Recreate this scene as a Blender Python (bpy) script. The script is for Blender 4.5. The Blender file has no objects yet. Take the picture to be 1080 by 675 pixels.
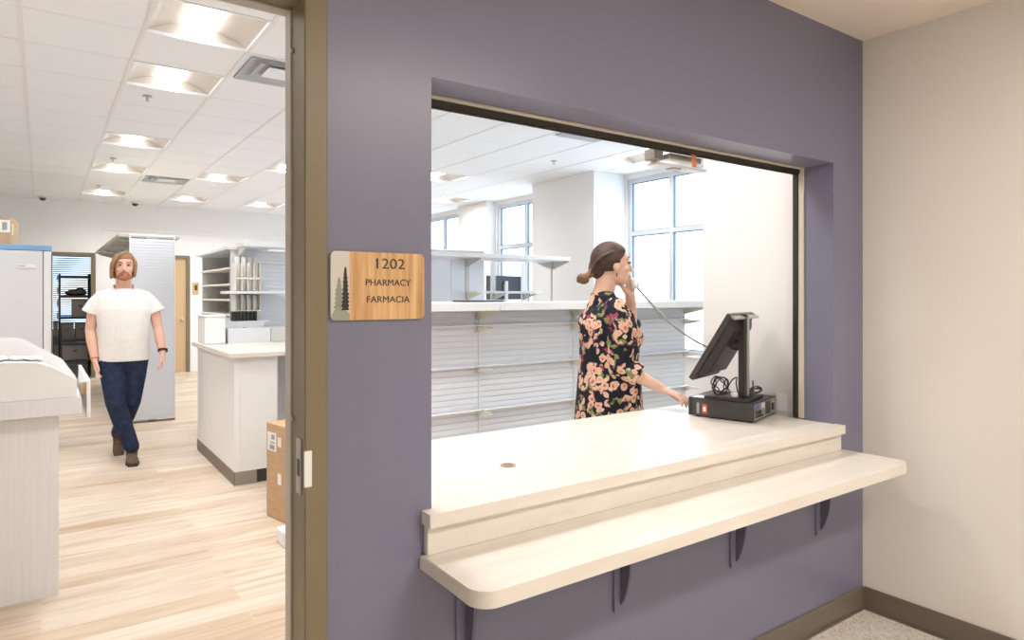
import bpy, bmesh, math, random
from mathutils import Vector, Matrix
R = math.radians
random.seed(7)
SC = bpy.context.scene
COL = SC.collection

# ------------------------------------------------------------------ camera
cam_d = bpy.data.cameras.new('camera'); cam = bpy.data.objects.new('camera', cam_d); COL.objects.link(cam)
cam.location = (0, 0, 1.435)
cam.rotation_euler = (R(90), 0, -math.atan2(.5785, .8157))
cam_d.sensor_width = 36; cam_d.lens = 700 / 1080 * 36
cam_d.shift_y = -26.5 / 1080
cam_d.clip_start = .02
SC.camera = cam
# ------------------------------------------------------------------ world, exposure
w = bpy.data.worlds.new('World'); SC.world = w; w.use_nodes = True
wn = w.node_tree.nodes; bg = wn['Background']
bg.inputs[0].default_value = (.80, .90, 1, 1); bg.inputs[1].default_value = 4.2
vs = SC.view_settings
vs.view_transform = 'Standard'; vs.look = 'None'; vs.gamma = 1; vs.use_curve_mapping = False
vs.exposure = 0.0
FIX_EMIT = 6.0           # diffuser of each pharmacy ceiling light
FIX_POWER = 18.0         # area light added just below each diffuser, watts
def area(name, loc, sx, sy, power, color, rot=(0, 0, 0), portal=False):
    l = bpy.data.lights.new(name, 'AREA'); l.shape = 'RECTANGLE'; l.size = sx; l.size_y = sy
    l.energy = power; l.color = color
    if portal: l.cycles.is_portal = True
    o = bpy.data.objects.new(name, l); o.location = loc; o.rotation_euler = rot; COL.objects.link(o)
    return o
# out-of-view corridor lamps: first set from the shelf shadow, others added as fill
area('corridor_lamp_and_fill', (1.75, -.38, 2.585), 1.3, .20, 50, (1, .93, .86))
area('corridor_lamp_and_fill', (-.9, -.38, 2.585), .6, .3, 9, (1, .93, .86))
area('corridor_lamp_and_fill', (2.1, -1.7, 2.585), .9, .5, 19, (1, .94, .88))  # added to brighten the right wall
area('corridor_lamp_and_fill', (.2, -1.9, 2.585), 1.2, .6, 13, (1, .94, .88))
# daylight portals in the window openings
for y0, y1 in ((3.4, 6.38), (7.78, 9.5), (10.55, 13.0)):
    area('window_portal', (6.50, (y0 + y1) / 2, 1.84), y1 - y0, 2.28, 1, (1, 1, 1), (0, R(90), 0), True).rotation_euler = (R(90), 0, R(90))

# ------------------------------------------------------------------ materials
def nmat(name, col, rough=.5, metal=0, spec=.5, emit=None, es=0, sss=0):
    m = bpy.data.materials.new(name); m.use_nodes = True
    b = m.node_tree.nodes['Principled BSDF']
    b.inputs['Base Color'].default_value = (*col, 1); b.inputs['Roughness'].default_value = rough
    b.inputs['Metallic'].default_value = metal; b.inputs['Specular IOR Level'].default_value = spec
    if emit: b.inputs['Emission Color'].default_value = (*emit, 1); b.inputs['Emission Strength'].default_value = es
    if sss: b.inputs['Subsurface Weight'].default_value = sss; b.inputs['Subsurface Radius'].default_value = (.02, .008, .004)
    return m
def lk(m, a, b): m.node_tree.links.new(a, b)
def nd(m, t, **k):
    n = m.node_tree.nodes.new(t)
    for a, v in k.items(): setattr(n, a, v)
    return n
def bsdf(m): return m.node_tree.nodes['Principled BSDF']
def coords(m, scale=(1, 1, 1), rot=(0, 0, 0)):
    tc = nd(m, 'ShaderNodeTexCoord'); mp = nd(m, 'ShaderNodeMapping')
    mp.inputs['Scale'].default_value = scale; mp.inputs['Rotation'].default_value = rot
    lk(m, tc.outputs['Object'], mp.inputs[0]); return mp.outputs[0]
def ramp(m, fac, stops, interp='LINEAR'):
    r = nd(m, 'ShaderNodeValToRGB'); r.color_ramp.interpolation = interp
    e = r.color_ramp.elements
    while len(e) < len(stops): e.new(.5)
    for i, (p, c) in enumerate(stops): e[i].position = p; e[i].color = (*c, 1)
    lk(m, fac, r.inputs[0]); return r.outputs[0]
def noise(m, vec, scale, detail=2, rough=.5):
    n = nd(m, 'ShaderNodeTexNoise'); n.inputs['Scale'].default_value = scale
    n.inputs['Detail'].default_value = detail; n.inputs['Roughness'].default_value = rough
    lk(m, vec, n.inputs['Vector']); return n.outputs[0]
def bump(m, h, strength=.2, dist=.002):
    b = nd(m, 'ShaderNodeBump'); b.inputs['Strength'].default_value = strength; b.inputs['Distance'].default_value = dist
    lk(m, h, b.inputs['Height']); lk(m, b.outputs[0], bsdf(m).inputs['Normal'])
def mixc(m, fac, a, b, mode='MIX'):
    x = nd(m, 'ShaderNodeMix', data_type='RGBA', blend_type=mode)
    if isinstance(fac, float): x.inputs[0].default_value = fac
    else: lk(m, fac, x.inputs[0])
    for s, i in ((a, 6), (b, 7)):
        if isinstance(s, tuple): x.inputs[i].default_value = (*s, 1)
        else: lk(m, s, x.inputs[i])
    return x.outputs[2]

def paint(name, col, rough=.55, b=.12):
    m = nmat(name, col, rough, spec=.35); v = coords(m)
    bump(m, noise(m, v, 160, 3), b, .001); return m
M = {}
M['purple'] = paint('purple_paint', (.192, .192, .270), .30, .12)
M['corr_white'] = paint('corridor_paint', (.80, .765, .71), .6)
M['white_wall'] = paint('white_paint', (.86, .85, .835), .6)
M['white'] = nmat('white_laminate', (.86, .855, .85), .4)
M['white_metal'] = nmat('white_metal', (.80, .82, .84), .35)
M['slat'] = nmat('slatwall_white', (.78, .82, .88), .4)
M['grey_white'] = nmat('grey_white', (.62, .62, .60), .4)
M['cream'] = nmat('cream_metal', (.82, .79, .70), .4)
M['olive'] = paint('olive_frame_paint', (.215, .175, .105), .35, .05)
M['base'] = nmat('rubber_baseboard', (.165, .135, .105), .45)
M['black'] = nmat('black_plastic', (.020, .019, .019), .42)
M['black2'] = nmat('charcoal_plastic', (.045, .042, .040), .38)
M['screen'] = nmat('screen_glass', (.01, .012, .016), .12)
M['darkmetal'] = nmat('dark_bronze', (.045, .040, .034), .35, .3)
M['alu'] = nmat('window_aluminium', (.62, .66, .70), .35, .1)
M['gasket'] = nmat('blue_grey_gasket', (.16, .22, .30), .5)
M['steel'] = nmat('steel', (.62, .60, .56), .3, .9)
M['silver'] = nmat('silver_plastic', (.42, .40, .37), .3, .6)
M['red'] = nmat('red_label', (.62, .10, .08), .5)
M['orange'] = nmat('orange_tag', (.72, .23, .07), .5)
M['labelw'] = nmat('label_white', (.85, .84, .82), .5)
M['ink'] = nmat('ink', (.06, .055, .05), .6)
M['greyink'] = nmat('grey_ink', (.35, .34, .33), .6)
M['bluep'] = nmat('blue_plastic', (.06, .16, .45), .4)
M['fridge'] = nmat('fridge_enamel', (.70, .73, .76), .3)
M['fridgeblue'] = nmat('fridge_blue', (.20, .42, .68), .4)
M['bracket'] = nmat('bracket_purple', (.13, .125, .185), .4)
M['tile'] = paint('ceiling_tile', (.88, .885, .90), .9, .2)
M['grid'] = nmat('ceiling_grid', (.82, .80, .79), .6)
M['refl'] = nmat('light_reflector', (.60, .555, .51), .5)
M['diff'] = nmat('light_diffuser', (.9, .88, .84), .5, emit=(1, .975, .95), es=FIX_EMIT)
M['gold'] = nmat('gold', (.65, .38, .08), .3, .9)
M['clear'] = nmat('clear_acrylic', (.72, .75, .78), .25)
M['doorwood'] = nmat('pale_maple', (.62, .43, .24), .45)

def corr_ceiling():
    m = paint('corridor_ceiling', (.88, .77, .67), .7); return m
M['corr_ceil'] = corr_ceiling()

def solid_surface():
    m = nmat('cream_solid_surface', (.74, .69, .61), .33)
    v = coords(m, (1, 5, 5)); n = noise(m, v, 4, 5, .6)
    v2 = coords(m); s = noise(m, v2, 260, 2)
    c = ramp(m, n, [(.35, (.73, .68, .61)), (.65, (.78, .74, .68))])
    c2 = ramp(m, s, [(.35, (.90, .89, .87)), (.5, (1, 1, 1))])
    lk(m, mixc(m, .6, c, c2, 'MULTIPLY'), bsdf(m).inputs['Base Color']); return m
M['counter'] = solid_surface()

def laminate_grain():
    m = nmat('grey_linear_laminate', (.66, .65, .65), .45)
    v = coords(m, (60, 60, 1.2)); n = noise(m, v, 2, 3)
    lk(m, ramp(m, n, [(.3, (.76, .75, .76)), (.7, (.81, .80, .80))]), bsdf(m).inputs['Base Color']); return m
M['laminate'] = laminate_grain()

def wood_floor():
    m = nmat('pale_plank_floor', (.7, .6, .48), .5, spec=.3)
    v = coords(m)
    br = nd(m, 'ShaderNodeTexBrick'); br.offset = .37; br.offset_frequency = 2
    br.inputs['Scale'].default_value = 1; br.inputs['Mortar Size'].default_value = .0012
    br.inputs['Brick Width'].default_value = 1.22; br.inputs['Row Height'].default_value = .15
    br.inputs['Color1'].default_value = (0, 0, 0, 1); br.inputs['Color2'].default_value = (1, 1, 1, 1)
    br.inputs['Mortar'].default_value = (.4, .4, .4, 1); br.inputs['Bias'].default_value = 0
    lk(m, v, br.inputs['Vector'])
    base = ramp(m, br.outputs['Color'], [(0, (.56, .44, .325)), (.5, (.64, .545, .45)), (1, (.68, .60, .52))])
    sep = nd(m, 'ShaderNodeVectorMath', operation='ADD'); lk(m, br.outputs['Color'], sep.inputs[1])
    mp = nd(m, 'ShaderNodeMapping'); mp.inputs['Scale'].default_value = (1.1, 11, 1)
    lk(m, v, sep.inputs[0]); lk(m, sep.outputs[0], mp.inputs[0])
    n1 = noise(m, mp.outputs[0], 1.6, 5, .6)
    g = ramp(m, n1, [(.30, (.72, .60, .46)), (.48, (.96, .93, .88)), (.62, (1.06, 1.05, 1.04))])
    c = mixc(m, .8, base, g, 'MULTIPLY')
    mp2 = nd(m, 'ShaderNodeMapping'); mp2.inputs['Scale'].default_value = (2.5, 60, 1); lk(m, sep.outputs[0], mp2.inputs[0])
    g2 = ramp(m, noise(m, mp2.outputs[0], 2, 3), [(.3, (.88, .84, .80)), (.6, (1, 1, 1))])
    c = mixc(m, .5, c, g2, 'MULTIPLY')
    lk(m, c, bsdf(m).inputs['Base Color']); return m
M['floorwood'] = wood_floor()

def terrazzo():
    m = nmat('speckled_terrazzo', (.6, .56, .5), .3)
    v = coords(m); vo = nd(m, 'ShaderNodeTexVoronoi'); vo.inputs['Scale'].default_value = 120; lk(m, v, vo.inputs['Vector'])
    lk(m, ramp(m, vo.outputs['Color'], [(0, (.34, .29, .24)), (.22, (.60, .55, .48)), (.5, (.76, .71, .64)), (1, (.82, .78, .72))]), bsdf(m).inputs['Base Color'])
    return m
M['terrazzo'] = terrazzo()

def sign_wood():
    m = nmat('sign_bamboo', (.7, .4, .18), .4)
    v = coords(m, (1, 1, .06)); n = noise(m, v, 55, 4, .6)
    lk(m, ramp(m, n, [(.3, (.42, .22, .085)), (.5, (.62, .37, .16)), (.7, (.76, .50, .25))]), bsdf(m).inputs['Base Color']); return m
M['signwood'] = sign_wood()

def cardboard():
    m = nmat('cardboard', (.52, .34, .20), .8, spec=.2)
    v = coords(m, (1, 1, 12)); lk(m, ramp(m, noise(m, v, 6, 3), [(.3, (.50, .33, .19)), (.7, (.58, .40, .25))]), bsdf(m).inputs['Base Color']); return m
M['card'] = cardboard()

def floral():
    m = nmat('floral_fabric', (.02, .02, .03), .75, spec=.2)
    v0 = coords(m)
    wv = nd(m, 'ShaderNodeTexNoise'); wv.inputs['Scale'].default_value = 28; wv.inputs['Detail'].default_value = 3; lk(m, v0, wv.inputs['Vector'])
    ad = nd(m, 'ShaderNodeVectorMath', operation='MULTIPLY_ADD'); ad.inputs[1].default_value = (.03, .03, .03)
    lk(m, wv.outputs['Color'], ad.inputs[0]); lk(m, v0, ad.inputs[2]); v = ad.outputs[0]
    def vor(scale, rnd=1):
        n = nd(m, 'ShaderNodeTexVoronoi'); n.inputs['Scale'].default_value = scale; n.inputs['Randomness'].default_value = rnd
        lk(m, v, n.inputs['Vector']); return n
    big = noise(m, v, 9, 1)
    a = vor(27)
    # petals: where the distance to the cell centre is small, in clusters
    petal = ramp(m, a.outputs['Distance'], [(0, (.26, .04, .06)), (.20, (.55, .20, .15)), (.30, (.78, .48, .34)), (.42, (.62, .36, .27)), (.50, (.78, .58, .44)), (.60, (.42, .20, .17))])
    mask = ramp(m, a.outputs['Distance'], [(.52, (1, 1, 1)), (.58, (0, 0, 0))])
    clus = ramp(m, big, [(.42, (0, 0, 0)), (.46, (1, 1, 1))])
    mk = mixc(m, 1.0, mask, clus, 'MULTIPLY')
    leafn = vor(40)
    leafc = ramp(m, leafn.outputs['Color'], [(0, (.012, .013, .022)), (.62, (.012, .013, .022)), (.64, (.20, .24, .09)), (.76, (.30, .05, .09)), (.9, (.62, .40, .27))], 'CONSTANT')
    lm = ramp(m, noise(m, v, 13, 1), [(.50, (0, 0, 0)), (.53, (1, 1, 1))])
    base = mixc(m, lm, (.012, .013, .022), leafc)
    lk(m, mixc(m, mk, base, petal), bsdf(m).inputs['Base Color'])
    return m
M['floral'] = floral()

def fabric(name, col, rough=.85, var=.15, scale=30):
    m = nmat(name, col, rough, spec=.2); v = coords(m)
    d = tuple(c * (1 - var) for c in col); l = tuple(min(1, c * (1 + var)) for c in col)
    lk(m, ramp(m, noise(m, v, scale, 3), [(.3, d), (.7, l)]), bsdf(m).inputs['Base Color'])
    bump(m, noise(m, v, 12, 3), .5, .012); return m
M['shirt'] = fabric('white_shirt', (.82, .80, .78), .8, .03)
M['denim'] = fabric('navy_denim', (.021, .032, .068), .85, .25, 20)
M['boot'] = fabric('brown_boot', (.13, .085, .055), .7, .3, 30)
M['skin'] = nmat('skin', (.72, .46, .35), .5, spec=.35, sss=.08)
M['skin2'] = nmat('skin_ruddy', (.78, .47, .36), .5, spec=.35, sss=.08)
def hairmat(name, a, b):
    m = nmat(name, a, .55, spec=.35); v = coords(m, (10, 60, 60))
    n = noise(m, v, 2, 4); lk(m, ramp(m, n, [(.3, a), (.7, b)]), bsdf(m).inputs['Base Color']); bump(m, n, .6, .004); return m
M['hair'] = hairmat('dark_brown_hair', (.025, .013, .010), (.095, .052, .036))
M['hair_bun'] = hairmat('brown_bun', (.12, .065, .035), (.26, .15, .085))
M['hair2'] = hairmat('light_brown_hair', (.24, .13, .065), (.46, .27, .14))
M['beard'] = hairmat('ginger_beard', (.34, .13, .055), (.45, .20, .09))
M['lips'] = nmat('lips', (.50, .16, .13), .45)
M['sole'] = nmat('dark_sole', (.03, .026, .022), .7)

def glass():
    m = bpy.data.materials.new('window_glass'); m.use_nodes = True; t = m.node_tree; t.nodes.clear()
    o = t.nodes.new('ShaderNodeOutputMaterial'); mx = t.nodes.new('ShaderNodeMixShader')
    tr = t.nodes.new('ShaderNodeBsdfTransparent'); gl = t.nodes.new('ShaderNodeBsdfGlossy'); gl.inputs['Roughness'].default_value = .02
    tr.inputs[0].default_value = (.95, .98, 1, 1)
    lw = t.nodes.new('ShaderNodeLayerWeight'); lw.inputs[0].default_value = .15
    fr = t.nodes.new('ShaderNodeMath'); fr.operation = 'MULTIPLY'; fr.inputs[1].default_value = .35; t.links.new(lw.outputs['Facing'], fr.inputs[0])
    t.links.new(fr.outputs[0], mx.inputs[0]); t.links.new(tr.outputs[0], mx.inputs[1]); t.links.new(gl.outputs[0], mx.inputs[2]); t.links.new(mx.outputs[0], o.inputs[0])
    return m
M['glass'] = glass()

# ------------------------------------------------------------------ mesh helpers
def box(bm, x0, x1, y0, y1, z0, z1, bev=0, seg=2):
    c = [(x0, y0, z0), (x1, y0, z0), (x1, y1, z0), (x0, y1, z0), (x0, y0, z1), (x1, y0, z1), (x1, y1, z1), (x0, y1, z1)]
    v = [bm.verts.new(p) for p in c]
    f = [bm.faces.new([v[i] for i in q]) for q in ((3, 2, 1, 0), (4, 5, 6, 7), (0, 1, 5, 4), (1, 2, 6, 5), (2, 3, 7, 6), (3, 0, 4, 7))]
    if bev:
        es = {e for ff in f for e in ff.edges}
        bmesh.ops.bevel(bm, geom=list(es), offset=bev, segments=seg, profile=.5, affect='EDGES')
    return v
def prism(bm, pts, axis, a, b):
    """pts: 2-D outline; extruded along axis from a to b. axis x:(y,z) y:(x,z) z:(x,y)"""
    def P(p, t): return {'x': (t, p[0], p[1]), 'y': (p[0], t, p[1]), 'z': (p[0], p[1], t)}[axis]
    v0 = [bm.verts.new(P(p, a)) for p in pts]; v1 = [bm.verts.new(P(p, b)) for p in pts]
    n = len(pts); bm.faces.new(v0); bm.faces.new(v1[::-1])
    for i in range(n): bm.faces.new((v0[i], v0[(i + 1) % n], v1[(i + 1) % n], v1[i]))
def tube(bm, pts, rads, side=(0, 1, 0), n=14, caps=True):
    pts = [Vector(p) for p in pts]; rads = [(r, r) if isinstance(r, (int, float)) else r for r in rads]
    T = []
    for i in range(len(pts)):
        a = pts[max(i - 1, 0)]; b = pts[min(i + 1, len(pts) - 1)]; T.append((b - a).normalized())
    P = list(pts); RR = list(rads); TT = list(T)
    if caps:
        def cap(p, t, r, s):
            k = min(r); return [(p + t * s * k * math.sin(a), (r[0] * math.cos(a), r[1] * math.cos(a)), t) for a in (R(35), R(62), R(82))]
        st = cap(pts[0], T[0], rads[0], -1)[::-1]; en = cap(pts[-1], T[-1], rads[-1], 1)
        if caps == 'start': en = []
        P = [s[0] for s in st] + P + [s[0] for s in en]; RR = [s[1] for s in st] + RR + [s[1] for s in en]; TT = [s[2] for s in st] + TT + [s[2] for s in en]
    U = Vector(side); rings = []
    for p, r, t in zip(P, RR, TT):
        u = U - t * U.dot(t)
        if u.length < 1e-4: u = t.orthogonal()
        u.normalize(); U = u; v = t.cross(u)
        rings.append([bm.verts.new(p + u * (r[0] * math.cos(2 * math.pi * k / n)) + v * (r[1] * math.sin(2 * math.pi * k / n))) for k in range(n)])
    for a, b in zip(rings, rings[1:]):
        for k in range(n): bm.faces.new((a[k], a[(k + 1) % n], b[(k + 1) % n], b[k]))
    bm.faces.new(rings[0][::-1]); bm.faces.new(rings[-1])
def smooth_path(pts, k=6):
    pts = [Vector(p) for p in pts]; out = []
    q = [pts[0]] + pts + [pts[-1]]
    for i in range(1, len(q) - 2):
        for j in range(k):
            t = j / k; a, b, c, d = q[i - 1], q[i], q[i + 1], q[i + 2]
            out.append(.5 * ((2 * b) + (c - a) * t + (2 * a - 5 * b + 4 * c - d) * t * t + (3 * b - a - 3 * c + d) * t ** 3))
    out.append(pts[-1]); return out
def ell(bm, c, r, rot=None, seg=24):
    m = Matrix.Translation(Vector(c)) @ (rot.to_4x4() if rot else Matrix.Identity(4)) @ Matrix.Diagonal((*r, 1))
    return bmesh.ops.create_uvsphere(bm, u_segments=seg, v_segments=seg * 2 // 3, radius=1, matrix=m)['verts']
def cyl(bm, c, r, h, axis='z', n=20, r2=None):
    rot = {'z': Matrix.Identity(4), 'x': Matrix.Rotation(R(90), 4, 'Y'), 'y': Matrix.Rotation(R(-90), 4, 'X')}[axis]
    bmesh.ops.create_cone(bm, cap_ends=True, segments=n, radius1=r, radius2=r if r2 is None else r2, depth=h, matrix=Matrix.Translation(Vector(c)) @ rot)
def obj(name, bm, m, parent=None, smooth=False, label=None, world=True):
    bmesh.ops.recalc_face_normals(bm, faces=bm.faces)
    me = bpy.data.meshes.new(name); bm.to_mesh(me); bm.free()
    ms = m if isinstance(m, (list, tuple)) else [m]
    for x in ms: me.materials.append(x)
    if smooth:
        for p in me.polygons: p.use_smooth = True
    o = bpy.data.objects.new(name, me); COL.objects.link(o)
    if parent:
        o.parent = parent
        if world: o.matrix_parent_inverse = parent.matrix_basis.inverted()   # geometry was written in world coordinates
    if label: o['label'] = label
    return o
def thing(name, label, cat, loc=(0, 0, 0), rz=0, group=None):
    o = bpy.data.objects.new(name, None); COL.objects.link(o); o.location = loc; o.rotation_euler = (0, 0, rz); o.empty_display_size = .1
    o['label'] = label; o['category'] = cat
    if group: o['group'] = group
    return o
def tag(o, label, cat, group=None):
    o['label'] = label; o['category'] = cat
    if group: o['group'] = group
    return o
def struct(name, bm, m, parent=None, smooth=False):
    o = obj(name, bm, m, parent, smooth)
    if parent is None: o['kind'] = 'structure'
    return o
def dup(root, loc, rz=None, label=None):
    r = root.copy(); COL.objects.link(r); r.location = loc
    if rz is not None: r.rotation_euler = (0, 0, rz)
    if label: r['label'] = label
    for ch in list(root.children):
        c = ch.copy(); COL.objects.link(c); c.parent = r
        for g in list(ch.children):
            d = g.copy(); COL.objects.link(d); d.parent = c
    return r
def B(): return bmesh.new()
def bx(*a, **k):
    bm = B(); box(bm, *a, **k); return bm
def remesh(name, bm, voxel, m, parent=None, smooth_it=6, label=None, world=False):
    bmesh.ops.recalc_face_normals(bm, faces=bm.faces)
    me = bpy.data.meshes.new('tmp'); bm.to_mesh(me); bm.free()
    t = bpy.data.objects.new('tmp', me); COL.objects.link(t)
    a = t.modifiers.new('r', 'REMESH'); a.mode = 'VOXEL'; a.voxel_size = voxel
    s = t.modifiers.new('s', 'SMOOTH'); s.factor = .5; s.iterations = smooth_it
    dg = bpy.context.evaluated_depsgraph_get(); nm = bpy.data.meshes.new_from_object(t.evaluated_get(dg), depsgraph=dg)
    bpy.data.objects.remove(t); bpy.data.meshes.remove(me); nm.name = name
    nm.materials.clear(); nm.materials.append(m)
    for p in nm.polygons: p.use_smooth = True; p.material_index = 0
    o = bpy.data.objects.new(name, nm); COL.objects.link(o); o.parent = parent
    if label: o['label'] = label
    return o
def text(name, s, size, loc, m, parent, width=None, rot=(R(90), 0, 0), depth=.0006, world=True, spacing=1):
    c = bpy.data.curves.new(name, 'FONT'); c.body = s; c.size = size; c.extrude = depth; c.align_x = 'CENTER'; c.align_y = 'CENTER'; c.space_character = spacing
    c.resolution_u = 6
    t = bpy.data.objects.new('tmp', c); COL.objects.link(t)
    dg = bpy.context.evaluated_depsgraph_get(); me = bpy.data.meshes.new_from_object(t.evaluated_get(dg), depsgraph=dg); bpy.data.objects.remove(t)
    xs = [v.co.x for v in me.vertices]; k = width / (max(xs) - min(xs)) if width else 1
    mt = Matrix.Translation(Vector(loc)) @ Matrix.Rotation(rot[2], 4, 'Z') @ Matrix.Rotation(rot[0], 4, 'X') @ Matrix.Diagonal((k, 1, 1, 1))
    me.transform(mt); me.materials.clear(); me.materials.append(m); me.name = name
    o = bpy.data.objects.new(name, me); COL.objects.link(o); o.parent = parent
    if world: o.matrix_parent_inverse = parent.matrix_basis.inverted()
    return o

# ================================================================== STRUCTURE
CZ = 3.05
YW0, YW1 = 1.555, 1.74          # dividing wall
# floors
struct('floor', bx(-2.6, 3.078, -2.6, 1.60, -.06, 0), M['terrazzo'])
struct('floor', bx(-2.6, 6.5, 1.60, 13.8, -.06, 0), M['floorwood'])
# dividing wall: purple face, white towards the pharmacy
bm = B()
DX0, DX1 = -.41, .557            # door frame outer edges
OX0, OX1, OZ0, OZ1 = .8415, 2.827, .82, 2.012
xs = [-2.6, -.465, DX1, OX0, OX1, 3.078]
def wallpiece(x0, x1, z0, z1): box(bm, x0, x1, YW0, YW1, z0, z1)
wallpiece(-2.6, -.465, 0, CZ); wallpiece(-.465, DX1, 2.19, CZ); wallpiece(DX1, OX0, 0, CZ)
wallpiece(OX0, OX1, 0, OZ0); wallpiece(OX0, OX1, OZ1, CZ); wallpiece(OX1, 3.078, 0, CZ)
for f in bm.faces:
    pass
o = struct('wall_front', bm, [M['purple'], M['white_wall']])
for p in o.data.polygons:
    if p.normal.y > .9 or p.center.z > 2.7: p.material_index = 1
# corridor shell
struct('wall_right', bx(3.078, 3.20, -2.6, 1.74, 0, CZ), M['corr_white'])
struct('wall_left', bx(-2.72, -2.6, -2.6, 1.555, 0, CZ), M['corr_white'])
struct('wall_back', bx(-2.6, 3.078, -2.72, -2.6, 0, CZ), M['corr_white'])
struct('ceiling', bx(-2.6, 3.078, -2.6, 1.555, 2.60, 2.66), M['corr_ceil'])
def baseboard(name, x0, x1, y0, y1, h=.102):
    bm = B(); box(bm, x0, x1, y0, y1, 0, h, .002, 1); return struct(name, bm, M['base'])
baseboard('baseboard_front', DX1, 3.072, 1.547, 1.5545)
baseboard('baseboard_right', 3.070, 3.0775, -2.5, 1.5465)
# cove lip of the corridor baseboards
struct('trim_1', bx(3.062, 3.0695, -2.5, 1.538, 0, .007), M['base'])
struct('trim_2', bx(DX1, 3.061, 1.539, 1.5465, 0, .007), M['base'])

# wing wall and pharmacy walls
struct('wall_side', bx(2.845, 6.6, 1.742, 2.27, 0, CZ), M['white_wall'])
struct('wall_left', bx(-2.72, -2.6, 1.74, 13.8, 0, CZ), M['white_wall'])
# far wall with two doorways
bm = B()
FY = 13.6
for a in ((-2.6, .10, 0, CZ), (.10, .77, 2.16, CZ), (.77, 1.43, 0, CZ), (1.43, 2.27, 2.16, CZ), (2.27, 6.6, 0, CZ)):
    box(bm, a[0], a[1], FY, FY + .14, a[2], a[3])
struct('wall_back', bm, M['white_wall'])
struct('trim_3', bx(.86, 6.3, FY - .03, FY - .001, 2.56, 2.60, .004, 1), M['white_wall'])
# small room beyond the left doorway
bm = B(); box(bm, -1.0, 2.0, 16.4, 16.5, 0, .75); box(bm, -1.0, 2.0, 16.4, 16.5, 2.3, CZ); box(bm, -1.1, -1.0, FY + .14, 16.5, 0, CZ); box(bm, 2.0, 2.1, FY + .14, 16.5, 0, CZ); box(bm, 1.1, 2.0, 16.4, 16.5, .75, 2.3)
struct('wall_back', bm, M['white_wall'])
struct('floor', bx(-1.1, 2.1, 13.8, 16.5, -.06, 0), M['floorwood'])
struct('ceiling', bx(-1.1, 2.1, FY + .14, 16.5, 2.7, 2.76), M['tile'])
blindm = nmat('blue_grey_blind', (.45, .52, .62), .6)
bm = B()
for k in range(38): box(bm, -1.0, 1.1, 16.37, 16.385, .77 + k * .04, .77 + k * .04 + .030)
wb = thing('window_blind', 'blue-grey slatted blind in the small room behind the dark rack', 'blind', (.05, 16.375, 2.3))
obj('slat', bm, blindm, wb); obj('head_rail', bx(-1.0, 1.1, 16.345, 16.394, 2.27, 2.31), M['white_metal'], wb)
bm = B(); box(bm, -1, 1.1, 16.43, 16.44, .75, 2.3); g = struct('window_4', bm, M['glass'])

# window wall with openings
WX = 6.42
bm = B()
wins = [(3.4, 6.38), (7.78, 9.50), (10.55, 13.0)]
prev = 2.27
for y0, y1 in wins:
    box(bm, WX, WX + .2, prev, y0, 0, CZ); box(bm, WX, WX + .2, y0, y1, 0, .70); box(bm, WX, WX + .2, y0, y1, 2.98, CZ); prev = y1
box(bm, WX, WX + .2, prev, 13.74, 0, CZ)
struct('wall_right', bm, M['white_wall'])
struct('column', bx(5.86, WX - .002, 6.42, 7.75, 0, CZ - .002), M['white_wall'])
struct('column', bx(6.24, WX - .002, 9.56, 10.50, 0, CZ - .002), M['white_wall'])
mull = [[4.145, 4.893, 5.64], [8.70], [11.4, 12.2]]
for i, ((y0, y1), ms) in enumerate(zip(wins, mull)):
    bm = B(); t = .028
    ys = [y0 + t] + ms + [y1 - t]
    for y in ys: box(bm, WX + .02, WX + .10, y - t, y + t, .70, 2.98, .003, 1)
    for z in (.70 + t, 2.25, 2.98 - t): box(bm, WX + .022, WX + .098, y0 + .001, y1 - .001, z - t, z + t)
    wn_ = struct('window_%d' % (i + 1), bm, M['alu'])
    bm = B()   # dark gaskets at the panes' edges
    for a, b in zip(ys, ys[1:]):
        for z0, z1 in ((.70 + 2 * t, 2.25 - t), (2.25 + t, 2.98 - 2 * t)):
            a0, b0 = a + t, b - t; g_ = .012
            box(bm, WX + .045, WX + .07, a0, a0 + g_, z0, z1); box(bm, WX + .045, WX + .07, b0 - g_, b0, z0, z1)
            box(bm, WX + .045, WX + .07, a0, b0, z0, z0 + g_); box(bm, WX + .045, WX + .07, a0, b0, z1 - g_, z1)
    obj('gasket', bm, M['gasket'], wn_)
    bm = B(); box(bm, WX + .055, WX + .061, y0 + .01, y1 - .01, .71, 2.97); obj('pane', bm, M['glass'], wn_)
    obj('window_sill', bx(WX - .05, WX + .02, y0, y1, .672, .699, .004, 1), M['white'], wn_)

# pharmacy ceiling: tiles in a grid, with gaps where fixtures sit
GX, GY, G = .51, 4.01, .61
LIGHTS = [(0, 0), (0, 2), (0, 6), (0, 9), (0, 13), (2, 9), (2, 13), (4, 13), (3, 7), (8, 2), (6, 6), (8, 9), (2, -3), (5, -2), (-3, 0), (-3, 4), (-3, 8), (0, -3)]  # closing entries, from above the counter on, are unseen fixtures added for brightness
VENTS = [(1, 1), (1, 10), (6, 1)]
skip = set(LIGHTS) | set(VENTS)
bm = B()
for i in range(-6, 10):
    for j in range(-4, 16):
        if (i, j) in skip: continue
        x0 = max(GX + i * G, -2.6); x1 = min(GX + (i + 1) * G, WX); y0 = max(GY + j * G, YW1); y1 = min(GY + (j + 1) * G, FY)
        if x1 <= x0 or y1 <= y0: continue
        box(bm, x0, x1, y0, y1, CZ, CZ + .02)
struct('ceiling', bm, M['tile'])
bm = B()
for i in range(-5, 11):
    x = GX + i * G
    if -2.6 < x < WX: box(bm, x - .012, x + .012, YW1, FY, CZ - .004, CZ - .0005)
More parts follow.
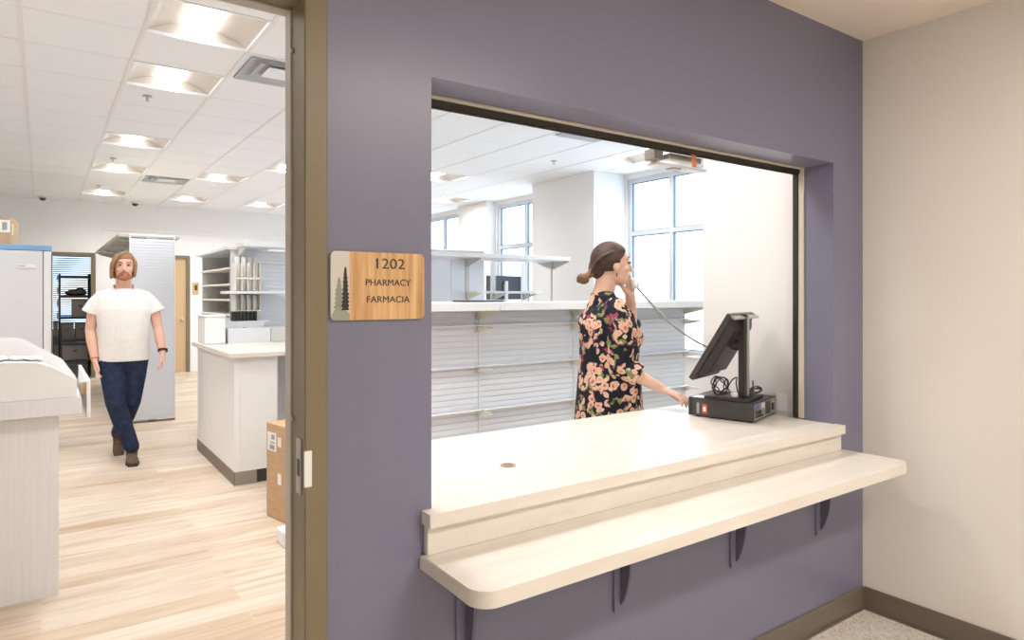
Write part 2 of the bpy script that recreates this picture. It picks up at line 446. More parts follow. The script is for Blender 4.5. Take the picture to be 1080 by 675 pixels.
for j in range(-3, 16):
    y = GY + j * G
    if YW1 < y < FY: box(bm, -2.6, WX, y - .003, y + .003, CZ - .0015, CZ - .0003)
struct('trim_4', bm, M['grid'])
struct('ceiling', bx(-2.7, 6.6, 1.6, 16.5, 3.35, 3.4), M['white_wall'])

# door frame (hollow metal, olive) around the doorway
def door_frame(name, x0, x1, ztop, y0, y1, face=.055, stop=None):
    """x0..x1 clear opening"""
    bm = B()
    box(bm, x1, x1 + face, y0, y1, 0, ztop + face, .003, 1); box(bm, x0 - face, x0, y0, y1, 0, ztop + face, .003, 1)
    box(bm, x0, x1, y0 + .0005, y1, ztop, ztop + face - .0005)
    if stop:
        s0, s1, d = stop
        o_ = struct(name, bm, M['olive']); bm = B()
        box(bm, x1 - d, x1 + .001, s0, s1, 0, ztop - d); box(bm, x0 - .001, x0 + d, s0, s1, 0, ztop - d); box(bm, x0 - .001, x1 + .001, s0, s1, ztop - d, ztop + .001)
        obj('door_stop', bm, nmat('stop_olive_lit', (.50, .46, .39), .3), o_); return o_  # paler olive: pharmacy light on the stop is put into its colour
    return struct(name, bm, M['olive'])
df = door_frame('door_1', -.41, .502, 2.135, 1.545, 1.683, stop=(1.642, 1.6825, .004))
for k, z in enumerate((1.435 + (311 - 45) * 1.57 / 700, 1.435 - (446 - 311) * 1.57 / 700)):
    bm = B(); cyl(bm, (.4995, 1.632, z), .0065, .005, 'x', 16); obj('silencer', bm, M['silver'], df, True)
bm = B(); box(bm, .4985, .5025, 1.565, 1.60, .962, 1.094, .001, 1); sp = obj('strike_plate', bm, M['silver'], df)
obj('latch_hole', bx(.4975, .4988, 1.573, 1.590, 1.005, 1.045), M['black'], sp)
obj('strike_lip', bx(.4995, .518, 1.5395, 1.5445, .985, 1.070, .002, 2), M['labelw'], sp)

# service opening: shutter track
bm = B(); box(bm, OX0, 2.8265, 1.688, 1.708, 2.0045, 2.0118, .0015, 1); box(bm, 2.818, 2.8265, 1.690, 1.716, .875, 2.004, .0015, 1)
struct('trim_5', bm, nmat('cream_trim', (.62, .56, .45), .4))
bm = B(); box(bm, OX0, 2.82, 1.709, 1.739, 1.986, 2.0115); box(bm, OX0, 2.82, 1.716, 1.722, 1.980, 1.986); box(bm, 2.812, 2.8265, 1.717, 1.739, .875, 1.985)
struct('trim_6', bm, M['darkmetal'])

# ================================================================== SERVICE COUNTER
CT = .870
def rounded_slab(x0, x1, y0, y1, z0, z1, rl, rr, edge=.004):
    """front corners (y0) rounded by rl (left) and rr (right)"""
    pts = [(x0, y1)]
    def arc(cx, cy, r, a0, a1, n=10): return [(cx + r * math.cos(R(a0 + (a1 - a0) * k / n)), cy + r * math.sin(R(a0 + (a1 - a0) * k / n))) for k in range(n + 1)]
    pts += arc(x0 + rl, y0 + rl, rl, 180, 270) if rl else [(x0, y0)]
    pts += arc(x1 - rr, y0 + rr, rr, 270, 360) if rr else [(x1, y0)]
    pts += [(x1, y1)]
    bm = B(); prism(bm, pts, 'z', z0, z1)
    es = [e for e in bm.edges if abs(e.verts[0].co.z - e.verts[1].co.z) < 1e-6]
    bmesh.ops.bevel(bm, geom=es, offset=edge, segments=3, profile=.5, affect='EDGES')
    return bm
sc = thing('service_counter', 'cream solid surface service counter running through the opening in the purple wall', 'counter', (1.83, 1.555, .71))
bm = rounded_slab(.8440, 2.8235, 1.60, 2.29, CT - .036, CT, 0, 0, .003)
v = bm
obj('worktop', bm, M['counter'], sc)
obj('worktop_nosing', rounded_slab(.812, 2.842, 1.508, 1.5995, CT - .036, CT, .004, .004, .003), M['counter'], sc)
obj('apron_board', bx(.818, 2.850, 1.532, 1.5535, .7562, CT - .0365, .002, 1), M['counter'], sc)
bm = B(); cyl(bm, (1.26, 1.80, CT + .001), .026, .004, n=32); gr = obj('grommet', bm, nmat('tan_plastic', (.42, .33, .24), .4), sc, label='tan round cable grommet')
bm = B(); cyl(bm, (1.26, 1.80, CT + .0032), .018, .001, n=32); obj('grommet_cap', bm, nmat('brown_plastic', (.22, .17, .12), .5), gr)
# base cabinet of the pharmacy side
obj('counter_base', bx(.9, 2.75, 1.745, 2.20, .0, CT - .0365), M['white'], sc)
ws = thing('writing_shelf', 'narrow cream shelf with rounded corners below the counter on the purple wall', 'shelf', (1.83, 1.555, .72))
obj('shelf_board', rounded_slab(.806, 2.885, 1.262, 1.5535, .716, .756, .055, .05, .007), M['counter'], ws)
# brackets
def bracket(x):
    t = thing('shelf_bracket', '', 'bracket', (x, 1.5545, .43), group='brackets under the writing shelf')
    bm = B(); box(bm, x - .030, x + .010, 1.5455, 1.5543, .415, .7155, .0015, 1); obj('wall_plate', bm, M['purple'], t)
    pts = [(1.546, .435)]
    for k in range(13):
        a = k / 12; pts.append((1.546 - .004 - .040 * math.sin(a * math.pi / 2) ** .8, .435 + .15 * a))
    pts += [(1.490, .65), (1.43, .70), (1.35, .7105), (1.35, .7155), (1.546, .7155)]
    bm = B(); prism(bm, pts, 'x', x - .005, x + .005); obj('gusset', bm, M['bracket'], t)
    bm = B(); box(bm, x - .018, x + .018, 1.34, 1.5462, .7120, .7156); obj('arm_plate', bm, M['bracket'], t)
    return t
for x, l in ((.945, 'purple steel bracket under the shelf, leftmost, below the rounded left corner'), (1.53, 'purple steel bracket under the shelf, second from the left'),
             (2.13, 'purple steel bracket under the shelf, third from the left'), (2.71, 'purple steel bracket under the shelf, nearest the white side wall')):
    bracket(x)['label'] = l

# ================================================================== WALL SIGN
SG = thing('room_sign', 'wood grain room plaque with tree motif reading 1202 pharmacy farmacia', 'sign', (.69, 1.555, 1.457))
def rrect(x0, x1, z0, z1, r, corners=(1, 1, 1, 1), n=8):
    pts = []
    for (cx, cz, a0), on in zip(((x0 + r, z0 + r, 180), (x1 - r, z0 + r, 270), (x1 - r, z1 - r, 0), (x0 + r, z1 - r, 90)), corners):
        if on: pts += [(cx + r * math.cos(R(a0 + 90 * k / n)), cz + r * math.sin(R(a0 + 90 * k / n))) for k in range(n + 1)]
        else: pts.append({180: (x0, z0), 270: (x1, z0), 0: (x1, z1), 90: (x0, z1)}[a0])
    return pts
sx0, sx1, sz0, sz1 = .565, .816, 1.373, 1.541
bm = B(); prism(bm, rrect(.6125, sx1, sz0, sz1, .013, (0, 1, 1, 0)), 'y', 1.547, 1.5545); obj('wood_panel', bm, M['signwood'], SG)
bm = B(); prism(bm, rrect(sx0, .6123, sz0, sz1, .013, (1, 0, 0, 1)), 'y', 1.547, 1.5545); obj('pale_panel', bm, nmat('sign_pale', (.62, .58, .53), .5), SG)
text('lettering', '1202', .037, (.7175, 1.5462, 1.512), M['ink'], SG, .077)
text('lettering', 'PHARMACY', .0235, (.7145, 1.5462, 1.465), M['ink'], SG, .123)
text('lettering', 'FARMACIA', .0235, (.7145, 1.5462, 1.423), M['ink'], SG, .117)
bm = B(); prism(bm, [(.6785, 1.5195), (.6835, 1.5255), (.6855, 1.5255), (.6855, 1.5215)], 'y', 1.5456, 1.5462); obj('numeral_flag', bm, M['ink'], SG)
def tree(x, z0, h, wd, lv, m, y):
    bm = B(); L = []; Rr = []
    for k in range(lv):
        z = z0 + h * k / lv; wk = wd * (1 - k / lv) ** .62
        for s, arr in ((-1, L), (1, Rr)):
            arr.append((min(x + s * wk * random.uniform(.8, 1.1), .6118), z)); arr.append((min(x + s * wk * random.uniform(.45, .6), .6118), z + h / lv * .7))
    pts = L + [(x, z0 + h)] + Rr[::-1]
    prism(bm, pts, 'y', y, y + .0004); obj('tree_motif', bm, m, SG)
tree(.5855, 1.394, .084, .0165, 8, nmat('sign_sage', (.27, .29, .22), .6), 1.5462)
tree(.6015, 1.398, .106, .0125, 11, nmat('sign_pine', (.015, .020, .015), .6), 1.5456)
pts = [(.568, 1.3755)] + [(.568 + .044 * k / 12, 1.384 + .018 * math.sin(math.pi * (k + 1) / 14) ** .9) for k in range(13)] + [(.612, 1.3735), (.578, 1.3735)]
bm = B(); prism(bm, pts, 'y', 1.5458, 1.5463); obj('hill_motif', bm, nmat('sign_sage2', (.30, .33, .26), .6), SG)

# ================================================================== CEILING FIXTURES
def make_fixture():
    t = thing('ceiling_light', '', 'ceiling light', (0, 0, CZ), group='recessed square ceiling lights')
    h = .295; n = 14
    bm = B()
    prof = [(-h + 2 * h * k / n, .012 + .085 * math.sin(math.pi * k / n) ** .75) for k in range(n + 1)]
    va = [bm.verts.new((x, -h, z)) for x, z in prof]; vb = [bm.verts.new((x, h, z)) for x, z in prof]
    for k in range(n): bm.faces.new((va[k], va[k + 1], vb[k + 1], vb[k]))
    for vv, y in ((va, -h), (vb, h)):
        b0 = bm.verts.new((-h, y, 0)); b1 = bm.verts.new((h, y, 0)); bm.faces.new([b0] + vv + [b1])
    obj('reflector', bm, M['refl'], t, world=False)
    bm = B()
    for a in ((-.305, .305, -.305, -.29), (-.305, .305, .29, .305), (-.305, -.29, -.29, .29), (.29, .305, -.29, .29)): box(bm, *a, -.0056, .015)
    obj('frame', bm, M['white_metal'], t, world=False)
    bm = B(); pr_ = [(-.085 + .17 * k / 8, .062 - .020 * math.sin(math.pi * k / 8)) for k in range(9)]
    prism(bm, pr_ + [(.085, .07), (-.085, .07)], 'y', -.285, .285); obj('diffuser', bm, M['diff'], t, world=False)
    l = bpy.data.lights.new('lamp', 'AREA'); l.shape = 'RECTANGLE'; l.size = .165; l.size_y = .56; l.energy = FIX_POWER; l.color = (1, .975, .955); l.spread = R(150)
    lo = bpy.data.objects.new('lamp', l); COL.objects.link(lo); lo.parent = t; lo.location = (0, 0, .038)
    return t
LL = ['recessed ceiling light nearest the doorway, first of the left row', 'recessed ceiling light second in the left row, before the sprinkler', 'recessed ceiling light third in the left row, after the first sprinkler',
      'recessed ceiling light fourth in the left row, level with the louvred vent', 'recessed ceiling light last in the left row, near the far wall', 'recessed ceiling light in the second row, above the far maple door side',
      'recessed ceiling light in the second row, closest to the far wall', 'recessed ceiling light by the far wall, rightmost seen through the doorway', 'recessed ceiling light cut off by the olive door jamb',
      'recessed ceiling light beside the big window column, seen through the service opening', 'recessed ceiling light at the left edge of the service opening, upper one', 'recessed ceiling light at the left edge of the service opening, lower one',
      'added unseen ceiling light above the service counter', 'added unseen ceiling light behind the service wall near the windows', 'added unseen ceiling light above the left work counter', 'added unseen ceiling light left of the fridge', 'added unseen ceiling light far left near the back wall', 'added unseen ceiling light just inside the olive door frame, above the view']
fx = make_fixture()
for k, (i, j) in enumerate(LIGHTS):
    loc = (GX + (i + .5) * G, GY + (j + .5) * G, CZ)
    f = fx if k == 0 else dup(fx, loc)
    f.location = loc; f['label'] = LL[k]
def make_vent():
    t = thing('ceiling_vent', '', 'vent', (0, 0, CZ), group='square ceiling air vents')
    bm = B()
    for a in ((-.305, .305, -.305, -.27), (-.305, .305, .27, .305), (-.305, -.27, -.27, .27), (.27, .305, -.27, .27)): box(bm, *a, -.0056, .012)
    obj('frame', bm, M['white_metal'], t, world=False)
    for k, (ro, ri) in enumerate(((.268, .20), (.188, .125), (.113, .0))):
        bm = B(); zo, zi = -.016, .016
        if ri:
            o_ = [bm.verts.new((sx * ro, sy * ro, zo)) for sx, sy in ((-1, -1), (1, -1), (1, 1), (-1, 1))]; i_ = [bm.verts.new((sx * ri, sy * ri, zi)) for sx, sy in ((-1, -1), (1, -1), (1, 1), (-1, 1))]
            for q in range(4): bm.faces.new((o_[q], o_[(q + 1) % 4], i_[(q + 1) % 4], i_[q]))
            g_ = bmesh.ops.solidify(bm, geom=list(bm.faces), thickness=.003)
        else: box(bm, -ro, ro, -ro, ro, -.012, -.006)
        obj('louvre', bm, M['white_metal'], t, world=False)
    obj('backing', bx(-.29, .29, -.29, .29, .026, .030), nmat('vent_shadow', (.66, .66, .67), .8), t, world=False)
    return t
vt = make_vent()
for k, ((i, j), l) in enumerate(zip(VENTS, ('square louvred ceiling vent beside the doorway jamb', 'square louvred ceiling vent far away between two light rows', 'square louvred ceiling vent seen at the top of the service opening'))):
    loc = (GX + (i + .5) * G, GY + (j + .5) * G, CZ); f = vt if k == 0 else dup(vt, loc); f.location = loc; f['label'] = l
def make_sprinkler():
    t = thing('sprinkler_head', '', 'sprinkler', (0, 0, CZ), group='ceiling sprinkler heads')
    bm = B(); cyl(bm, (0, 0, -.0035), .035, .006, n=20); obj('escutcheon', bm, M['silver'], t, world=False)
    bm = B(); cyl(bm, (0, 0, -.022), .009, .032, n=10); cyl(bm, (0, 0, -.040), .016, .004, n=14); obj('nozzle', bm, M['steel'], t, world=False)
    return t
spk = make_sprinkler()
for k, (p, l) in enumerate((((.70, 6.10), 'small sprinkler head between the second and third left lights'), ((.69, 9.1), 'small sprinkler head between the third and fourth left lights'),
                            ((.69, 11.5), 'small sprinkler head just before the last left light'), ((5.03, 6.22), 'small sprinkler head on the ceiling seen through the service opening'))):
    f = spk if k == 0 else dup(spk, (0, 0, 0)); f.location = (p[0], p[1], CZ - .004); f['label'] = l
def make_dome():
    t = thing('security_camera', '', 'camera', (0, 0, CZ), group='ceiling dome cameras')
    bm = B(); cyl(bm, (0, 0, -.012), .07, .022, n=24); obj('housing', bm, M['white_metal'], t, world=False)
    bm = B(); ell(bm, (0, 0, -.026), (.048, .048, .045), seg=18); obj('dome', bm, M['black2'], t, True, world=False)
    return t
dm = make_dome(); dm.location = (.02, 13.3, CZ - .005); dm['label'] = 'dark dome camera on the ceiling above the fridge'
dup(dm, (1.33, 13.2, CZ - .005), label='dark dome camera on the ceiling above the tall slatwall unit')

# hardware behind the shutter head and the orange tag
hb = thing('shutter_latch_bar', 'pale metal latch bar with grey end block behind the shutter track', 'latch', (2.15, 1.80, 1.97))
obj('end_block', bx(1.925, 1.975, 1.765, 1.82, 1.958, 2.004, .003, 1), M['silver'], hb)
obj('bar', bx(1.955, 2.26, 1.785, 1.835, 1.945, 1.957, .002, 1), M['white_metal'], hb)
obj('clip', bx(2.06, 2.11, 1.79, 1.83, 1.940, 1.9449, .001, 1), M['silver'], hb)
obj('hanger', bx(1.98, 2.17, 1.7405, 1.78, 1.962, 1.985, .002, 1), M['steel'], hb)
bm = B(); prism(bm, [(2.075, 1.985), (2.101, 1.985), (2.106, 1.938), (2.083, 1.936)], 'y', 1.7125, 1.7145)
tag(obj('hanging_tag', bm, M['orange']), 'small orange tag hanging from the dark shutter track', 'tag')

# ================================================================== POS COMPUTER
PCc = Vector((2.6505, 1.939, 0)); pa = math.atan2(.078, .283)
pc = thing('desktop_computer', 'flat black desktop computer lying on the counter under the monitor', 'computer', (PCc.x, PCc.y, CT), pa)
W2, D2, H2 = .1465, .145, .090
bm = B(); box(bm, -W2, W2, -D2, D2, .006, H2, .003, 2); obj('case', bm, M['black2'], pc, world=False)
for sx in (-1, 1):
    for sy in (-1, 1):
        bm = B(); cyl(bm, (sx * .12, sy * .12, .0032), .012, .0056, n=14); obj('rubber_foot', bm, M['black'], pc, world=False)
# rear io (local -y side ... seen on the right of the near corner)
bm = B(); box(bm, -W2 + .006, W2 - .006, -D2 - .0015, -D2 - .0002, .012, H2 - .008); rp = obj('rear_panel', bm, M['silver'], pc, world=False)
def port(nm, x0, x1, z0, z1, m, d=.003): return obj(nm, bx(x0, x1, -D2 - .0015 - d, -D2 - .0014, z0, z1, .0006, 1), m, rp, world=False)
port('video_port', -.130, -.085, .058, .074, M['bluep'])
for k in range(4): port('socket', -.130 + k * .024, -.114 + k * .024, .020, .032, M['black'])
for k in range(3): port('socket', -.128 + k * .026, -.112 + k * .026, .036, .050, M['black'])
port('power_socket', .085, .115, .030, .062, M['black']); port('vent_plate', .0, .070, .020, .078, M['black2'], .001)
port('expansion_cover', -.05, -.01, .055, .078, M['grey_white'], .001)
# side (local -x) seen on the left: sticker and seam
bm = B(); box(bm, -W2 - .0008, -W2 + .001, -D2 + .03, D2 - .004, .062, .0635); obj('case_seam', bm, M['black'], pc, world=False)
obj('sticker', bx(-W2 - .0010, -W2 + .001, .068, .092, .020, .062), M['red'], pc, world=False, label='red sticker')
obj('sticker_text', bx(-W2 - .0014, -W2 + .001, .074, .086, .030, .050), M['labelw'], pc, world=False, label='white block on the red sticker')
obj('bezel', bx(-W2 - .0016, W2, D2 + .0002, D2 + .014, .006, H2, .003, 1), M['black'], pc, world=False)
obj('silver_badge', bx(-W2 - .0010, -W2 + .001, .106, .118, .018, .066), M['greyink'], pc, world=False)
# stand + monitor
PX, PY = 2.592, 1.845; ZT = CT + H2
fdir = Vector((-.297, .955, 0)).normalized(); wdir = Vector((.955, .297, 0)).normalized()
mo = thing('monitor', 'black monitor tilted back on a tall column stand, seen from behind', 'monitor', (PX, PY, ZT), math.atan2(wdir.y, wdir.x))
# local: x = width direction, y = facing direction
pl = obj('base_plate', bx(-.075, .135, -.050, .155, .001, .014, .004, 2), M['black'], mo, world=False)
bm = B(); box(bm, -.022, .022, -.020, .016, .014, .390, .005, 2); obj('column', bm, M['black2'], mo, world=False)
obj('column_face', bx(-.0265, -.0221, -.010, .014, .02, .388, .001, 1), M['black'], mo, world=False)
obj('column_rear_strip', bx(-.014, .014, -.0235, -.0202, .02, .388, .001, 1), M['silver'], mo, world=False, label='grey strip')
tilt = R(31); pc_ = Vector((.008, .094, .2405))
rotm = Matrix.Rotation(tilt, 4, 'X')   # panel local y = screen normal; tilt so the bottom comes forward
def panel(bm):
    bmesh.ops.transform(bm, matrix=Matrix.Translation(pc_) @ rotm, verts=bm.verts); return bm
hw, hh = .165, .172
bm = bx(-hw, hw, -.008, .016, -hh, hh, .005, 2); obj('screen_frame', panel(bm), M['black2'], mo, world=False)
bm = bx(-hw + .014, hw - .014, .0155, .0172, -hh + .016, hh - .014); obj('screen', panel(bm), M['screen'], mo, world=False)
bm = B(); vs_ = []
for (ax, az, y) in ((hw - .02, hh - .02, -.0078), (hw - .05, hh - .055, -.040)):
    vs_.append([bm.verts.new((sx * ax, y, sz * az)) for sx, sz in ((-1, -1), (1, -1), (1, 1), (-1, 1))])
for q in range(4): bm.faces.new((vs_[0][q], vs_[0][(q + 1) % 4], vs_[1][(q + 1) % 4], vs_[1][q]))
bm.faces.new(vs_[1]); bm.faces.new(vs_[0][::-1]); bmesh.ops.bevel(bm, geom=list(bm.edges), offset=.006, segments=2, profile=.5, affect='EDGES')
obj('back_housing', panel(bm), M['black'], mo, world=False)
bm = bx(-.105, -.070, -.012, -.0078, -.150, -.130, .001, 1); obj('label_plate', panel(bm), M['labelw'], mo, world=False)
bm = B(); tube(bm, [(0, .014, .245), (0, .035, .247), (0, .068, .262)], [.024, .026, .03], (1, 0, 0)); obj('hinge', bm, M['black'], mo, True, world=False)
# top handle lip
bm = bx(-hw, hw, -.030, -.006, hh - .010, hh, .003, 1); obj('top_lip', panel(bm), M['silver'], mo, world=False)
bm = B(); tube(bm, smooth_path([(-.10, .050, .315), (-.06, .020, .300), (0, .018, .300)]), [.005] * 13, n=8); obj('cable_loop', bm, M['black'], mo, True, world=False)
# cables in a heap on the base plate
def cable(pts, r, nm='cable', lab='', m='black'):
    p = smooth_path(pts, 8); bm = B(); tube(bm, p, [r] * len(p), (0, 0, 1), n=8)
    o = obj(nm, bm, M[m], None, True); return tag(o, lab, 'cable', 'black cables behind the monitor')
c0 = Vector((2.518, 1.915, ZT + .014))
loop = []
for k in range(36):
    a = k * .9; rr = .036 + .012 * math.sin(k * 1.7)
    loop.append(c0 + Vector((.8157 * rr * math.cos(a) + .008 * math.sin(k * 2.3), -.5785 * rr * math.cos(a) + .012 * math.sin(1.3 * a), .048 + rr * .9 * math.sin(a))))
cable(loop, .0028, 'coiled_cable', 'coil of black cable standing in loops left of the monitor column')
loop = []
for k in range(20):
    a = k * .8; loop.append(Vector((2.66, 1.865, ZT + .014)) + Vector((.065 * math.cos(a) + .01 * math.sin(k), -.012 + .02 * math.sin(a) * (1 + .3 * math.sin(2 * k)), .016 + .010 * math.sin(2 * a + 1) + .0006 * k)))
cable(loop, .0028, 'cable_heap', 'flat heap of black cable on the monitor base plate')
cable([(2.53, 1.89, ZT + .04), (2.545, 1.875, ZT + .085), (2.572, 1.865, ZT + .100), (2.588, 1.880, ZT + .07), (2.60, 1.88, ZT + .03)], .0030, 'cable', 'black cable arching up to the monitor column')
cable([(2.60, 1.80, ZT + .03), (2.630, 1.822, ZT + .085), (2.655, 1.84, ZT + .055), (2.64, 1.85, ZT + .025), (2.67, 1.86, ZT + .020)], .0030, 'cable', 'black cable looping right of the monitor column')
cable([(2.805, 1.875, CT + .05), (2.82, 1.86, CT + .045), (2.835, 1.872, CT + .050), (2.842, 1.90, CT + .056)], .0032, 'power_cable', 'short black power cable between the computer and the wall')
bm = B(); box(bm, 2.535, 2.562, 1.850, 1.872, ZT + .0145, ZT + .036, .003, 1); tag(obj('cable_plug', bm, M['labelw']), 'small pale plug lying among the cables on the stand base', 'plug')
# paper on computer
o = obj('paper_note', bx(-.146, -.085, .02, .142, H2 + .0004, H2 + .0016), M['labelw'], pc, world=False)
o.parent = None; o.location = (PCc.x, PCc.y, CT); o.rotation_euler = (0, 0, pa); tag(o, 'white paper lying on top of the black computer at its left end', 'paper')
# socket plate on wing wall
tag(obj('wall_plate', bx(2.8365, 2.8445, 1.79, 1.84, CT + .02, CT + .10, .002, 1), M['white_metal']), 'white wall plate just above the counter beside the shutter jamb', 'wall plate')

# ================================================================== SLATWALL GONDOLAS
def slat_panel(bm, x0, x1, z0, z1, y, step=.0425, g=.007, depth=.006, sgn=-1):
    """corrugated face at plane y facing sgn*Y"""
    n = int((z1 - z0) / step); pr_ = []
    for k in range(n):
        z = z0 + k * step
        pr_ += [(y, z), (y, z + step - g), (y - sgn * depth, z + step - g), (y - sgn * depth, z + step - .0005)]
    pr_ += [(y, z0 + n * step), (y, z1), (y - sgn * .02, z1), (y - sgn * .02, z0)]
    prism(bm, pr_, 'x', x0, x1)
def tri_bracket(bm, x, y, z, depth, h, sgn=-1, th=.004):
    prism(bm, [(y, z), (y + sgn * depth, z), (y + sgn * depth, z - .010), (y, z - h)], 'x', x - th, x + th)
gd = thing('slatwall_gondola', 'low white slatwall shelving unit with a deep top shelf behind the woman', 'shelving', (3.4, 4.35, 0))
seams = [1.74, 2.669, 3.60, 5.0]
for a, b in zip(seams, seams[1:]):
    bm = B(); slat_panel(bm, a + .004, b - .004, .12, 1.32, 4.2); slat_panel(bm, a + .004, b - .004, .12, 1.32, 4.50, sgn=1)
    obj('slat_panel', bm, M['slat'], gd)
    obj('top_board', bx(a + .002, b - .002, 3.90, 4.80, 1.322, 1.38, .004, 1), M['white_metal'], gd)
for s in seams: obj('upright', bx(s - .0035, s + .0035, 4.205, 4.49, .10, 1.32), M['grey_white'], gd)
obj('plinth', bx(1.74, 5.0, 4.10, 4.60, 0, .11), M['white'], gd)
for z in (1.208, .905, .58):
    for a, b in ((1.74, 2.665), (2.673, 3.596), (3.604, 4.98)):
        obj('shelf', bx(a, b, 4.135, 4.192, z - .005, z + .005, .002, 1), M['white_metal'], gd)
for s in seams[1:]:
    for z in (1.322, 1.200, .897, .572):
        bm = B(); tri_bracket(bm, s - .012, 4.198, z, .18 if z < 1.3 else .26, .045 if z < 1.3 else .07); tri_bracket(bm, s + .012, 4.198, z, .18 if z < 1.3 else .26, .045 if z < 1.3 else .07)
        box(bm, s - .03, s - .024, 4.185, 4.198, z - .05, z + .035)
        obj('shelf_bracket', bm, M['cream'], gd)

# open frame gondola behind
g2 = thing('open_gondola', 'open white shelving frame with a long top shelf behind the low slatwall unit', 'shelving', (4.4, 6.25, 0))
for x in (3.82, 5.035):
    obj('post', bx(x - .018, x + .018, 6.235, 6.265, 0, 1.83, .003, 1), M['grey_white'], g2)
    bm = B(); tri_bracket(bm, x, 6.234, 1.83, .28, .09); tri_bracket(bm, x, 6.266, 1.83, .28, .09, 1); obj('shelf_bracket', bm, M['grey_white'], g2)
obj('top_board', bx(2.7, 5.06, 5.95, 6.55, 1.832, 1.878, .004, 1), M['white_metal'], g2)
bm = B(); slat_panel(bm, 3.62, 3.795, .05, 1.82, 6.24); slat_panel(bm, 3.845, 4.04, .05, 1.82, 6.24); obj('slat_panel', bm, M['slat'], g2)
obj('foot', bx(2.8, 5.05, 6.0, 6.5, 0, .10, .004, 1), M['white'], g2)
bm = B(); tri_bracket(bm, 3.82, 6.234, 1.46, .28, .085); tri_bracket(bm, 3.82, 6.266, 1.46, .28, .085, 1); box(bm, 3.80, 3.84, 6.0, 6.23, 1.455, 1.475); obj('shelf_bracket', bm, M['cream'], g2, label='cream lower bracket')

g3 = thing('slotted_shelf_rack', 'short white rack on slotted uprights in front of the far monitor', 'shelving', (4.7, 6.75, 0))
for x in (4.50, 4.96):
    bm = B(); box(bm, x - .028, x + .028, 6.74, 6.76, 0, 1.84)
    for k in range(34): box(bm, x - .036, x + .036, 6.731, 6.739, .82 + k * .030, .836 + k * .030)
    obj('slotted_upright', bm, M['white_metal'], g3)
    bm = B(); tri_bracket(bm, x, 6.73, 1.45, .26, .075); obj('shelf_bracket', bm, M['grey_white'], g3)
obj('shelf', bx(4.30, 5.05, 6.45, 6.728, 1.452, 1.480, .003, 1), M['white_metal'], g3)
obj('foot', bx(4.3, 5.1, 6.6, 6.95, 0, .06, .003, 1), M['white'], g3)

mon2 = thing('computer_display', 'dark flat computer display on a white stand near the middle window', 'monitor', (5.0, 7.35, 0))
obj('display_panel', bx(4.78, 5.36, 7.30, 7.33, 1.37, 1.69, .006, 2), nmat('display_back', (.05, .065, .09), .3), mon2)
bm = B(); box(bm, 5.04, 5.09, 7.26, 7.285, .97, 1.62, .004, 1); box(bm, 5.04, 5.09, 7.284, 7.31, 1.50, 1.58); obj('stand_arm', bm, M['white_metal'], mon2)
obj('stand_foot', bx(4.95, 5.18, 7.18, 7.40, .955, .968, .003, 1), M['white_metal'], mon2)
dk = thing('work_table', 'white work table carrying the far computer display', 'table', (4.9, 7.4, 0))
obj('table_top', bx(4.2, 5.6, 7.05, 7.70, .915, .953, .004, 1), M['white'], dk)
for x in (4.24, 5.52):
    for y in (7.09, 7.62): obj('leg', bx(x, x + .04, y, y + .04, 0, .9145), M['white_metal'], dk)
obj('binder', bx(0, .01, 0, .01, 0, .01), M['ink'], None) if False else None
tag(obj('tablet', bx(2.62, 2.98, 4.30, 4.50, 1.3805, 1.392, .003, 1), M['black2']), 'flat black tablet lying on the low slatwall unit top shelf', 'tablet')

g4 = thing('far_gondola', 'tall white shelving unit by the far windows, top board only in view', 'shelving', (4.95, 8.3, 0))
bm = B(); slat_panel(bm, 4.30, 5.02, .05, 2.03, 8.29); obj('slat_panel', bm, M['slat'], g4)
obj('top_board', bx(4.15, 5.20, 8.02, 8.58, 2.035, 2.065, .004, 1), M['grey_white'], g4)
obj('post', bx(5.03, 5.07, 8.28, 8.32, 0, 2.034), M['grey_white'], g4)
obj('post', bx(4.25, 4.29, 8.28, 8.32, 0, 2.034), M['grey_white'], g4)

# tall slatwall gondola seen end-on through the doorway
tg = thing('tall_gondola', 'tall white slatwall unit seen end-on beside the walking man', 'shelving', (1.02, 8.5, 0))
bm = B(); slat_panel(bm, .815, 1.246, .03, 2.07, 8.48, step=.034, g=.008, depth=.007); obj('end_panel', bm, M['slat'], tg)
bm = B(); box(bm, .798, .814, 8.475, 8.50, 0, 2.10); box(bm, 1.2465, 1.256, 8.475, 8.50, 0, 2.10); obj('end_trim', bm, M['white_metal'], tg)
obj('top_cap', bx(.79, 1.26, 8.47, 8.52, 2.095, 2.115, .003, 1), M['white_metal'], tg)
obj('spine', bx(.98, 1.08, 8.52, 12.4, 0, 2.08), M['slat'], tg)
obj('canopy_board', bx(.70, 1.33, 8.62, 12.4, 2.088, 2.12, .003, 1), nmat('canopy_grey', (.47, .46, .38), .5), tg)
for y in (8.9, 10.0, 11.2, 12.3):
    bm = B(); prism(bm, [(.98, 2.086), (.74, 2.086), (.74, 2.07), (.98, 2.0)], 'y', y, y + .01); prism(bm, [(1.08, 2.086), (1.30, 2.086), (1.30, 2.07), (1.08, 2.0)], 'y', y, y + .01); obj('canopy_bracket', bm, M['grey_white'], tg)
obj('kick_strip', bx(.80, 1.255, 8.465, 8.4745, 0, .02), M['base'], tg)

